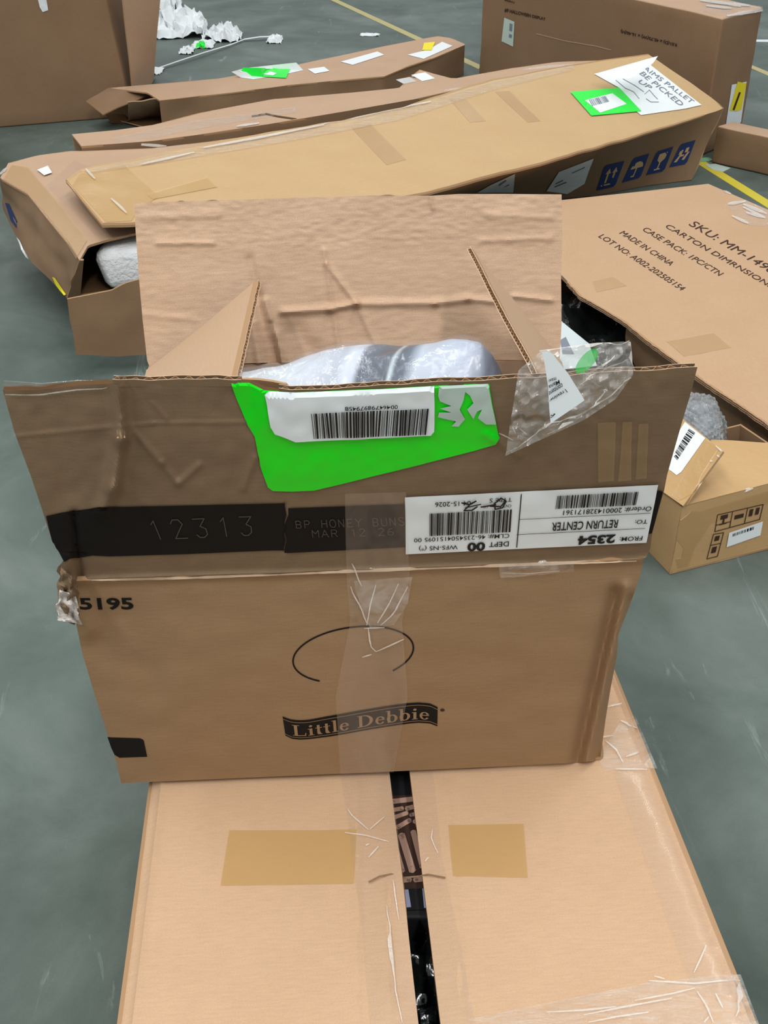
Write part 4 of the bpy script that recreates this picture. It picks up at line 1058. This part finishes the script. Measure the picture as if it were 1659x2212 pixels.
pts_f = [p.copy() for p in Gw[-1]]
solid('side_panel', [[Vector((p.x, p.y, .002)) for p in pts_f], pts_f], .005, Vector((.3, -1, 0)), [M['kr_pink']], mc)
pts_n = [p.copy() for p in Gw[0]]
solid('side_panel', [[Vector((p.x, p.y, .002)) for p in pts_n], pts_n], .004, Vector((-.3, 1, 0)), [M['kr_dark']], mc)
for q in (((855, 172), (885, 166), (900, 176), (872, 182)), ((888, 162), (918, 157), (940, 170), (912, 176))):
    decal('white_label', T9, [list(q)], M['label'], .001, mc, 20, label='small white label')
decal('clear_tape', T9, [[(240, 300), (420, 262), (640, 232), (640, 244), (420, 280), (260, 316)]], M['wrinkle'], .0012, mc, 24, label='clear tape')
decal('tear_line', T9, stroke([(545, 252), (575, 247), (600, 252), (640, 258)], 3.5), M['kr_core'], .0012, mc, 20)
glint(T9, [[(302, 316), (360, 314)], [(400, 300), (412, 296)], [(512, 275), (560, 268)]], mc, 5, .003)
# ================================================================ long carton at the back with green sticker
bc = thing('long_carton', 'long dented kraft carton with an open end and green sticker, lying behind the others', 'carton', PZ(600, 230, 0))
zb = .115
tp8 = [(235, 190), (470, 170), (640, 140), (830, 100), (945, 78), (975, 82), (1004, 95)]
bt8 = [(345, 217), (500, 200), (640, 182), (830, 165), (880, 144), (940, 124), (1004, 97)]
G = coons(bt8, tp8, [(345, 217), (318, 200), (235, 190)], [(1004, 97), (1004, 95)], 90, 20)
Gw = [[PZ(x, y, zb+.006*noise.noise(Vector((x*.008, y*.02, 11)))) for x, y in r] for r in G]
solid('top_panel', Gw, .005, DN, [M['kr_pink'], M['kr_edge'], M['kr_dark']], bc)
T8 = gridbvh(Gw)
for nm, row, dr in (('side_panel', Gw[0], Vector((-.3, 1, 0))), ('side_panel', Gw[-1], Vector((.3, -1, 0)))):
    Gs = [[Vector((p.x, p.y, .001)).lerp(p, j/6)+Vector((0, 1, 0))*.01*noise.noise(Vector((i*.08, j*.3, 4))) for i, p in enumerate(row)] for j in range(7)]
    solid(nm, Gs, .005, dr, [M['kr_dark'], M['kr_edge'], M['kr_dark']], bc)
solid('bottom_panel', quadgrid(*[Vector((p.x, p.y, .006)) for p in (Gw[0][0], Gw[0][-1], Gw[-1][-1], Gw[-1][0])], 4, 4), .004, Vector((0, 0, 1)), [M['kr_core']], bc)
yq = PZ(250, 262, .0).y
qd = lambda L: [PY(x, y, yy) for x, y, yy in L]
a = qd([(222, 246, yq-.02), (285, 212, yq+.05), (330, 203, yq+.28), (236, 192, yq+.5)])
a = [PZ(222, 247, .07), PZ(330, 201, .10), PZ(235, 190, .125), PZ(185, 219, .085)]
solid('end_flap_and_hole', quadgrid(*a, 10, 8, lambda u, v, p: nz(p, 20, .004)), .004, DN, [M['kr_dark'], M['kr_edge'], M['kr_core']], bc)
a = [PZ(280, 264, .004), PZ(345, 251, .004), PZ(347, 214, .112), PZ(276, 222, .10)]
solid('end_flap_and_hole', quadgrid(*a, 10, 8, lambda u, v, p: nz(p, 20, .008)), .004, Vector((0, 1, 0)), [M['kr_pink'], M['kr_edge'], M['kr_core']], bc)
a = [PZ(240, 266, .003), PZ(280, 266, .003), PZ(262, 238, .03), PZ(228, 245, .03)]
solid('end_flap_and_hole', quadgrid(*a, 6, 6), .004, Vector((0, 1, 0)), [M['kr_core'], M['kr_core'], M['kr_core']], bc)  # dark sheet standing in for the shaded hole of the open end
def bd(nm, P, mat, eps=.0015, lab=None): return decal(nm, T8, P, mat, eps, bc, 24, label=lab)
bd('white_label', [[(500, 155), (530, 147), (640, 135), (655, 152), (620, 160), (548, 172), (520, 168)]], M['wrap'], .001, 'white paper patch')
g8 = bd('green_sticker', [[(525, 146), (628, 148), (618, 170), (516, 164)]], M['green_lit'], .0025, 'fluorescent green sticker')
bd('white_label', [[(540, 149), (560, 150), (598, 160), (590, 165), (572, 163)]], M['label'], .0035, 'white label')
bd('white_label', [[(736, 134), (815, 112), (830, 119), (762, 141)]], M['label'], .0015, 'white label')
bd('white_label', [[(664, 150), (700, 145), (712, 154), (680, 160)]], M['label'], .0015, 'white label')
bd('white_label', [[(880, 119), (925, 108), (955, 91), (978, 100), (915, 128)]], M['label'], .0015, 'white label')
bd('yellow_sticker', [[(916, 94), (940, 92), (932, 110), (912, 110)]], M['yellow'], .0030, 'small yellow sticker')
# ================================================================ tall cartons standing at the back
tc_ = thing('tall_carton', 'tall kraft carton with small dark printing and a yellow label, standing at the back', 'carton', PZ(1537, 345, 0))
hz = .42
p0 = PZ(1541, 342, 0); p1 = Vector((p0.x, p0.y, hz)); ta = PZ(1384, 0, hz); tb = PZ(1561, 40, hz)
dirn = (tb-ta).normalized()
p1 = tb; p0 = Vector((tb.x-.005, tb.y, 0))
# left end where the front face reaches x = 1036
k = 0.0
while proj(p0-dirn*k)[0] > 1034: k += .005
q0 = p0-dirn*k; fr = PZ(1650, 14, hz)
fr = p1+(fr-p1)
tops = [Vector((q0.x, q0.y, hz)), p1, fr, Vector((q0.x, q0.y, hz))+(fr-p1)]
bots = [Vector((p.x, p.y, 0)) for p in tops]
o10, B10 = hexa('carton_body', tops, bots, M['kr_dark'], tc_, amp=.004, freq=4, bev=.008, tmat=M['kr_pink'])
def hd(nm, P, mat, eps=.0015, lab=None, par=None): return decal(nm, B10, P, mat, eps, par or tc_, 30, label=lab)
hd('printed_lettering', [text('#9 HALLOWEEN DISPLAY', ((1091, 17), (1179, 38), (1179, 45), (1090, 26)), .03)], M['ink_soft'])
hd('printed_lettering', [text('49(IN.)', ((1090, -2), (1112, 3), (1111, 8), (1090, 3)), .03)], M['ink_soft'])
hd('printed_lettering', [text('9.01(D) x 45.75(W) x 16.46(H)', ((1463, 101), (1341, 71), (1342, 62), (1464, 92)), .03)], M['ink_soft'])
w1 = hd('white_label', [[(1090, 38), (1112, 47), (1109, 101), (1084, 89)]], M['label_dull'], .0015, 'white carton label')
hd('label_print', [[(1102, 50), (1108, 52), (1107, 68), (1101, 66)], [(1101, 73), (1107, 75), (1106, 82), (1100, 80)]], M['grey'], .0025, None, w1)
w2 = hd('white_label', [[(1580, 183), (1612, 176), (1600, 262), (1596, 271), (1567, 271)]], M['label'], .0015, 'tall white label')
hd('yellow_label', [[(1592, 176), (1611, 180), (1600, 236), (1590, 240), (1575, 238)]], M['yellow'], .0025, 'yellow strip', w2)
hd('barcode', stroke([(1596, 200), (1583, 236)], 4), M['ink_soft'], .0035, None, w2)
hd('clear_tape', [[(1515, 0), (1570, 2), (1648, 14), (1648, 24), (1570, 40), (1520, 26)]], M['wrinkle'], .0015, 'shiny clear tape')
glint(B10, [[(1512, 3), (1560, 8), (1600, 16)], [(1525, 14), (1580, 20)], [(1570, 36), (1610, 28), (1645, 22)], [(1540, 6), (1620, 14)]], tc_, 6, .003)
hd('tape_edge', stroke([(1160, 73), (1220, 88), (1290, 100), (1320, 108)], 2), M['kr_pink'], .0012, 'edge of clear tape')
# far left tall carton
tl_ = thing('tall_carton', 'large dark-sided kraft carton standing at the back beside the crumpled wrapping', 'carton', PZ(150, 265, 0))
a0 = PZ(-260, 298, 0); a1 = PZ(285, 252, 0); hh = .75
sd_ = PZ(335, 172, 0)
d2 = (PZ(340, 180, 0)-a1); d2.normalize()
tops = [Vector((a0.x, a0.y, hh)), Vector((a1.x-.07, a1.y-.02, hh)), Vector((a1.x+.06, a1.y+.62, hh)), Vector((a0.x+.1, a0.y+.6, hh))]
bots = [Vector((a0.x, a0.y, 0)), a1, a1+Vector((-.02, .60, 0)), Vector((a0.x+.1, a0.y+.6, 0))]
B11o, B11 = hexa('carton_body', tops, bots, M['kr_dark'], tl_, amp=.006, freq=3, bev=.006)
# free flap standing at its right corner
flq = [PZ(286, 250, .002), PZ(333, 172, .002)+Vector((-.02, 0, 0)), None, None]
u0 = PY(262, 0, a1.y+.0); 
fpts = [a1+Vector((.012, .02, .002)), PY(333, 172, a1.y+.16), PY(350, -60, a1.y+.16), PY(258, -60, a1.y-.02)]
solid('corner_flap', quadgrid(*fpts, 8, 12, lambda u, v, p: nz(p, 6, .004)), .005, Vector((-.2, 1, 0)), [M['kr_pink'], M['kr_edge'], M['kr_dark']], tl_)
decal('tape_scrap', B11, [[(82, 0), (100, -2), (104, 22), (92, 26), (86, 16)]], M['wrap'], .002, tl_, 20, label='scrap of white tape')
# small flat carton at the right
rc = thing('flat_carton', 'low kraft carton on the floor beside the tall carton with the yellow label', 'carton', PZ(1600, 345, 0))
zr = .115
tops = [PZ(1549, 272, zr), PZ(1600, 293, zr), None, None]
a = PZ(1549, 273, zr); b = PZ(1659, 296, zr); dd = (b-a).normalized(); pr = Vector((-dd.y, dd.x, 0)); pr = pr if pr.y > 0 else -pr
b = a+dd*.75
tops = [a, b, b+pr*.22, a+pr*.22]
tops[3] = PZ(1585, 262, zr)
tops[2] = b+(tops[3]-a)
bots = [Vector((p.x, p.y, .001)) for p in tops]
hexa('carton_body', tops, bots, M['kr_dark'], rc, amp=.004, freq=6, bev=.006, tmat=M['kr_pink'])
# ================================================================ right-hand carton with stamped text
ZR = .15
sc_ = thing('stamped_carton', 'wide kraft carton stamped with five lines of dark text, its near edge torn open', 'carton', PZ(1500, 700, 0))
nr = [(1018, 456), (1120, 530), (1215, 596), (1240, 622), (1256, 640), (1280, 652), (1350, 694), (1400, 735), (1460, 778), (1530, 828), (1600, 874), (1700, 944), (1860, 1052)]
fe = [(1018, 456), (1215, 432), (1400, 412), (1530, 397)]
rg = [(1860, 1052), (1900, 900), (1960, 560)]
re_ = [(1530, 397), (1659, 453), (1760, 500), (1960, 590)]
G = coons(nr, re_, [(1018, 456), (1530, 397)], [(1860, 1052), (1960, 590)], 120, 30)
G = coons(nr, re_, fe, [(1860, 1052), (1960, 590)], 120, 36)
Gw = [[PZ(x, y, ZR+.003*noise.noise(Vector((x*.008, y*.012, 21)))+.0012*noise.noise(Vector((x*.04, y*.05, 21)))) for x, y in r] for r in G]
lid = solid('top_panel', Gw, .008, DN, [M['kr_right'], M['kr_edge'], M['kr_dark']], sc_)
T5 = gridbvh(Gw)
flutes('corrugated_edge', [p+Vector((0, 0, -.0042)) for p in Gw[0][30:]], Vector((0, 0, -1)), Vector((-.82, -.57, 0)), .004, lid, period=.007, h=.003, jag=.5, seed=12)
flutes('corrugated_edge', [p for p in Gw[0][30:]], Vector((0, 0, -1)), Vector((-.82, -.57, 0)), .004, lid, period=.006, h=.0035, jag=.6, seed=13)
# near wall, its first stretch torn away
wall_pts = [Gw[0][k]+Vector((.02, .015, 0)) for k in range(46, 121)]
Gs = []
for j in range(9):
    v = j/8
    Gs.append([Vector((p.x+.02*(1-v), p.y, .002)).lerp(p-Vector((0, 0, .010)), v)+Vector((-.5, -.5, 0))*.006*noise.noise(Vector((i*.1, j*.4, 1))) for i, p in enumerate(wall_pts)])
solid('near_panel', Gs, .006, Vector((.6, .8, 0)), [M['kr_dark'], M['kr_edge'], M['kr_dark']], sc_)
for nm, row, dr in (('far_panel', Gw[-1], Vector((-.2, -1, 0))), ('end_panel', [r[0] for r in Gw], Vector((.3, -1, 0))), ('end_panel', [r[-1] for r in Gw], Vector((-1, .3, 0)))):
    solid(nm, [[Vector((p.x, p.y, .002)).lerp(p-Vector((0, 0, .009)), j/3) for p in row] for j in range(4)], .005, dr, [M['kr_dark']], sc_)
solid('bottom_panel', quadgrid(*[Vector((p.x, p.y, .007)) for p in (Gw[0][0], Gw[0][-1], Gw[-1][-1], Gw[-1][0])], 6, 6), .004, DN, [M['kr_core']], sc_)
def sdq(s, a, b, h, bold=.0): return text(s, ((a[0]+h[0], a[1]+h[1]), (b[0]+h[0], b[1]+h[1]), b, a), bold)
c4 = lambda x, y: (1159+x/3.318, 400+y/3.318)
ST = [sdq('SKU: MM-1496-GRN', c4(1085, 285), c4(1905, 770), (17, -8)), sdq('CARTON DIMRNSIONS: 62*22*7', c4(915, 300), c4(1960, 905), (12, -6)), sdq('CASE PACK: 1PC/CTN', c4(752, 322), c4(1305, 652), (12, -6)),
      sdq('MADE IN CHINA', c4(590, 348), c4(955, 580), (12, -6)), sdq('LOT NO: A002-202505154', c4(440, 372), c4(1035, 758), (12, -6))]
for q in ST: decal('stamped_text', T5, [q], M['ink_soft'], .0008, sc_, 40)
def rd(nm, P, mat, eps=.0008, lab=None): return decal(nm, T5, P, mat, eps, sc_, 30, label=lab)
rd('tape_patch', [[c4(400, 690), c4(545, 655), c4(650, 722), c4(430, 768)]], M['amber_lt'], .0008, 'faint tape mark')
rd('tape_patch', [[c4(930, 1120), c4(1270, 1060), c4(1395, 1165), c4(1060, 1230)]], M['amber_lt'], .0008, 'faint tape mark')
rd('clear_tape', [[c4(1350, 140), c4(1500, 110), c4(1659, 180), c4(1720, 300), c4(1500, 290)]], M['wrinkle'], .0012, 'shiny clear tape')
glint(T5, [[c4(1370, 140), c4(1500, 120)], [c4(1480, 140), c4(1650, 210)], [c4(1400, 225), c4(1520, 280)], [c4(1500, 200), c4(1630, 235)], [c4(1480, 160), c4(1640, 240)], [c4(1340, 40), c4(1395, 65)]], sc_, 7, .002)
# black bag inside, pale printed sheet
G = []
for j in range(41):
    row = []
    for i in range(41):
        u, v = i/40, j/40
        px = 1150+u*260; py = 585+v*230
        p = PZ(px, py, .085)
        ed = min(1, min(i, 40-i, j, 40-j)/8)
        p.z = .012+(.085+nz(p, 16, .045)+nz(p, 40, .012))*ed*.9
        p.z = min(p.z, .128)
        row.append(p)
    G.append(row)
bb = solid('black_bag', G, .008, DN, [M['blackplastic'], M['blackplastic']])
tag(bb, 'folded black plastic bag inside the torn corner of the stamped carton', 'bag')
pc = [PZ(1195, 800, .10), PZ(1290, 790, .10), PZ(1272, 742, .13), PZ(1208, 690, .15)]
pcard = solid('printed_leaflet', quadgrid(*pc, 8, 8), .002, DN, [M['pale'], M['pale']])
tag(pcard, 'pale blue-grey printed leaflet sticking out behind the open flap of the printed carton', 'paper')
decal('printed_picture', bvh_of(pcard), [[(1210, 735), (1222, 728), (1240, 765), (1215, 765)]], M['slate'], .0006, pcard, 20)
# ================================================================ small carton with bubble wrap
sm = thing('small_carton', 'small kraft carton with handling symbols and a raised flap with a barcode label', 'carton', PZ(1447, 1240, 0))
f0, f1 = PZ(1447, 1241, .001), PZ(1659, 1187, .001)
dx = (f1-f0).normalized(); f1 = f0+dx*.24
l1 = PZ(1400, 1190, .001); dl = (l1-f0).normalized(); l1 = f0+dl*.17
zs = .13
t0 = PZ(1473, 1096, zs); t1 = PZ(1659, 1046, zs); t1 = t0+(t1-t0).normalized()*.25
tl3 = PZ(1431, 1062, zs); tl3 = t0+(tl3-t0).normalized()*.17
def wallq(a, b, c, d, nm, bk, m='kr_small', amp=.003):
    g = quadgrid(a, b, c, d, 24, 12, lambda u, v, p: nz(p, 12, amp)*math.sin(math.pi*v))
    solid(nm, g, .004, bk, [M[m], M['kr_edge'], M['kr_dark']], sm); return g
gf = wallq(f0, f1, t1, t0, 'front_panel', Vector((0, 1, 0)))
gl_ = wallq(l1, f0, t0, tl3, 'side_panel', Vector((1, .3, 0)))
bkl, bkr = l1+(f1-f0), tl3+(t1-t0)
wallq(f1, bkl, bkr, t1, 'side_panel', Vector((-1, 0, 0)))
wallq(bkl, l1, tl3, bkr, 'back_panel', Vector((0, -1, 0)))
wallq(f0+Vector((0, 0, .004)), f1+Vector((0, 0, .004)), bkl+Vector((0, 0, .004)), l1+Vector((0, 0, .004)), 'bottom_panel', Vector((0, 0, -1)))
# front top flap, closed; far edge at the bubble wrap
tfl = [t0+Vector((0, 0, .002)), t1+Vector((0, 0, .002)), PZ(1690, 958, zs+.008), PZ(1536, 949, zs+.008)]
g = quadgrid(*tfl, 30, 20, lambda u, v, p: nz(p, 14, .003))
solid('top_flap', g, .004, DN, [M['kr_small'], M['kr_edge'], M['kr_dark']], sm)
TS = gridbvh(g)
# raised side flap with label
a_ = tl3*0+PZ(1428, 1060, zs+.004); b_ = PZ(1476, 1094, zs+.006)
c_ = PZ(1562, 975, zs+.07); d_ = PZ(1470, 900, zs+.06)
g = quadgrid(a_, b_, c_, d_, 20, 20, lambda u, v, p: nz(p, 12, .002))
sf = solid('raised_flap', g, .004, DN, [M['kr_small'], M['kr_edge'], M['kr_dark']], sm)
TF = gridbvh(g)
bq = ((1475, 909), (1524, 947), (1465, 1026), (1440, 1006))
bl2 = decal('barcode_label', TF, [[(1480, 912), (1524, 947), (1472, 1020), (1462, 1027), (1440, 1010), (1450, 960)]], M['label'], .0008, sf, 20, label='white barcode label')
decal('barcode', TF, bars(((1455, 985), (1490, 925), (1504, 934), (1464, 995)), 18, 21), M['black'], .0014, sf, 60)
decal('tape_strip', TF, [[(1524, 948), (1562, 974), (1484, 1092), (1450, 1072)]], M['amber'], .0007, sf, 20, label='amber packing tape')
FS = gridbvh(gf)
def pd(nm, P, mat, eps=.0012, lab=None, par=None): return decal(nm, FS, P, mat, eps, par or sm, 24, label=lab)
c6 = lambda x, y: (1380+x/5.265, 840+y/5.265)
q1 = (c6(890, 1430), c6(1410, 1310), c6(1370, 1480), c6(860, 1620))
I = []
for a_0, b_0 in (((.0, .0), (1, .0)), ((1, 0), (1, 1)), ((0, 0), (0, 1)), ((0, 1), (1, 1)), ((.33, 0), (.33, 1)), ((.66, 0), (.66, 1)), ((0, .62), (.33, .62))): I += stroke([bil(q1, *a_0), bil(q1, *b_0)], 1.6)
I += [sub(q1, .08, .1, .24, .35), sub(q1, .14, .3, .18, .6), sub(q1, .08, .6, .24, .68), sub(q1, .4, .3, .6, .55), sub(q1, .72, .15, .8, .6), sub(q1, .86, .15, .94, .6)]
pd('handling_symbols', I, M['ink_soft'], .0012, 'row of dark handling symbols')
q2 = (c6(845, 1650), c6(960, 1630), c6(890, 1900), c6(770, 1930))
I = []
for a_0, b_0 in (((0, 0), (1, 0)), ((1, 0), (1, 1)), ((0, 0), (0, 1)), ((0, 1), (1, 1)), ((0, .45), (1, .45))): I += stroke([bil(q2, *a_0), bil(q2, *b_0)], 1.5)
I += [sub(q2, .25, .1, .7, .3), sub(q2, .25, .55, .7, .8)]
pd('handling_symbols', I, M['ink_soft'], .0012, 'column of dark handling symbols')
w3 = pd('white_label', [[c6(1020, 1630), c6(1405, 1500), c6(1375, 1660), c6(990, 1795)]], M['label'], .0018, 'white barcode label')
pd('barcode', bars((c6(1060, 1640), c6(1305, 1555), c6(1300, 1590), c6(1055, 1672)), 14, 31), M['black'], .0024, None, w3)
pd('amber_tape', [[c6(340, 2060), c6(460, 1600), c6(480, 1390), c6(700, 1390), c6(1500, 1150), c6(1500, 1290), c6(820, 1530), c6(640, 1800), c6(560, 2020)]], M['amber_lt'], .0008, 'amber tape over the corner')
glint(TS, [[c6(1020, 1215), c6(1120, 1190), c6(1220, 1180)], [c6(1100, 1195), c6(1300, 1130)]], sm, 5, .002)
glint(TF, [[c6(880, 655), c6(960, 725)], [c6(815, 830), c6(845, 828)], [c6(895, 765), c6(920, 775)]], sf, 4, .002)
# bubble wrap roll in the carton
cb = PZ(1518, 945, .11); bm = bmesh.new()
bmesh.ops.create_icosphere(bm, subdivisions=6, radius=1)
for v in bm.verts:
    p = v.co; q = Vector((p.x*.052, p.y*.085, p.z*.062))
    s = math.sin(p.x*30)*math.sin(p.y*34+p.x*9)*math.sin(p.z*30)
    q *= 1+.05*s+.12*noise.noise(p*2.1)
    v.co = q+cb+Vector((-.01, .02, .0))
bm.verts.index_update()
o = mk('bubble_wrap', [v.co.copy() for v in bm.verts], [tuple(v.index for v in f.verts) for f in bm.faces], M['bubble']); bm.free()
tag(o, 'crumpled clear bubble wrap bulging out of the small carton', 'packing')
bm = bmesh.new(); bmesh.ops.create_icosphere(bm, subdivisions=3, radius=1)
for v in bm.verts: v.co = Vector((v.co.x*.042, v.co.y*.07, v.co.z*.052))*(1+.1*noise.noise(v.co*3))+cb+Vector((-.01, .02, 0))
bm.verts.index_update()
o2 = mk('wrapped_item', [v.co.copy() for v in bm.verts], [tuple(v.index for v in f.verts) for f in bm.faces], M['slate']); bm.free()
tag(o2, 'dark grey rounded item inside the bubble wrap of the small carton', 'item')
# ================================================================ litter at the back
def crumple(nm, px, py, sx, sy, sz, seed, mat, lab, cat='wrapping', n=26, rot=0.0):
    c = PZ(px, py, 0); G = []
    for j in range(n+1):
        row = []
        for i in range(n+1):
            u, v = i/n-.5, j/n-.5
            x, y = u*sx, v*sy; ca, sa = math.cos(rot), math.sin(rot)
            p = Vector((c.x+x*ca-y*sa, c.y+x*sa+y*ca, 0)); q = Vector((u*4, v*4, seed))
            z = sz*(.55*(1-4*u*u)*(1-4*v*v)+.5*abs(noise.noise(q))+.35*abs(noise.noise(q*2.3))+.2*noise.noise(q*5))
            p += noise.noise_vector(q*1.7)*sx*.12
            p.z = max(.002, z)
            row.append(p)
        G.append(row)
    o = solid(nm, G, .0015, DN, [mat, mat]); tag(o, lab, cat); return o
crumple('crumpled_wrap', 385, 66, .26, .42, .13, 1, M['wrap'], 'largest heap of crumpled white wrapping on the floor behind the tall carton', rot=.2)
crumple('crumpled_wrap', 350, 22, .16, .40, .16, 5, M['wrap'], 'crumpled white wrapping leaning against the dark-sided tall carton')
crumple('crumpled_wrap', 482, 82, .17, .22, .07, 9, M['wrap'], 'small crumpled white wrapping at the bend of the white strap')
crumple('wrapping_scrap', 440, 98, .10, .15, .03, 13, M['wrap'], 'torn scrap of wrapping between the heap and the strap', n=12)
crumple('wrapping_scrap', 404, 112, .06, .12, .03, 17, M['wrap'], 'little white scrap below the wrapping heap, near the strap', n=12)
crumple('wrapping_scrap', 436, 102, .05, .07, .035, 19, M['green_lit'], 'small green scrap among the wrapping', n=10)
crumple('wrapping_scrap', 594, 88, .07, .14, .035, 23, M['wrap'], 'frayed white scrap at the far end of the strap', n=12)
crumple('wrapping_scrap', 799, 76, .09, .06, .012, 29, M['wrap'], 'tiny white scrap alone on the floor near the faded line', n=10)
crumple('wrapping_scrap', 338, 155, .05, .12, .02, 31, M['wrap'], 'pale scrap at the corner of the dark-sided tall carton', n=10)
sp_ = [(334, 150), (380, 134), (440, 114), (500, 96), (528, 85), (560, 80), (585, 79), (600, 86)]
V = []; 
for i, (x, y) in enumerate(sp_):
    p = PZ(x, y, .006+.01*math.sin(i*.9)**2); V += [p+Vector((0, -.012, 0)), p+Vector((0, .012, 0)), p+Vector((0, .012, .0012)), p+Vector((0, -.012, .0012))]
Fc = [(4*i+k, 4*i+(k+1) % 4, 4*i+4+(k+1) % 4, 4*i+4+k)[::-1] for i in range(len(sp_)-1) for k in range(4)]+[(0, 1, 2, 3), tuple(4*(len(sp_)-1)+k for k in (3, 2, 1, 0))]
o = mk('plastic_strap', V, Fc, M['strap'], None, smooth=False); tag(o, 'long white plastic strap lying on the floor from the wrapping heap', 'strap')
# label lost on the floor at right
def flat(nm, P, mat, lab, cat, z=.0022):
    pts = [PZ(x, y, 0) for x, y in P]; n = len(pts)
    V = [p+Vector((0, 0, z)) for p in pts]+[p+Vector((0, 0, .0002)) for p in pts]
    o = mk(nm, V, [tuple(range(n)), tuple(range(2*n-1, n-1, -1))]+[(k, n+k, n+(k+1) % n, (k+1) % n) for k in range(n)], mat, None, smooth=False); tag(o, lab, cat); return o
flat('paper_label', [(1522, 357), (1545, 355), (1578, 364), (1562, 372), (1540, 368)], M['label_dull'], 'worn white label stuck to the floor beside the bright yellow line', 'label')
flat('green_tape', [(1505, 344), (1530, 341), (1542, 347), (1520, 351), (1506, 350)], plain('worn_green', (110, 170, 130)), 'worn green tape scrap on the floor under the long carton end', 'tape')
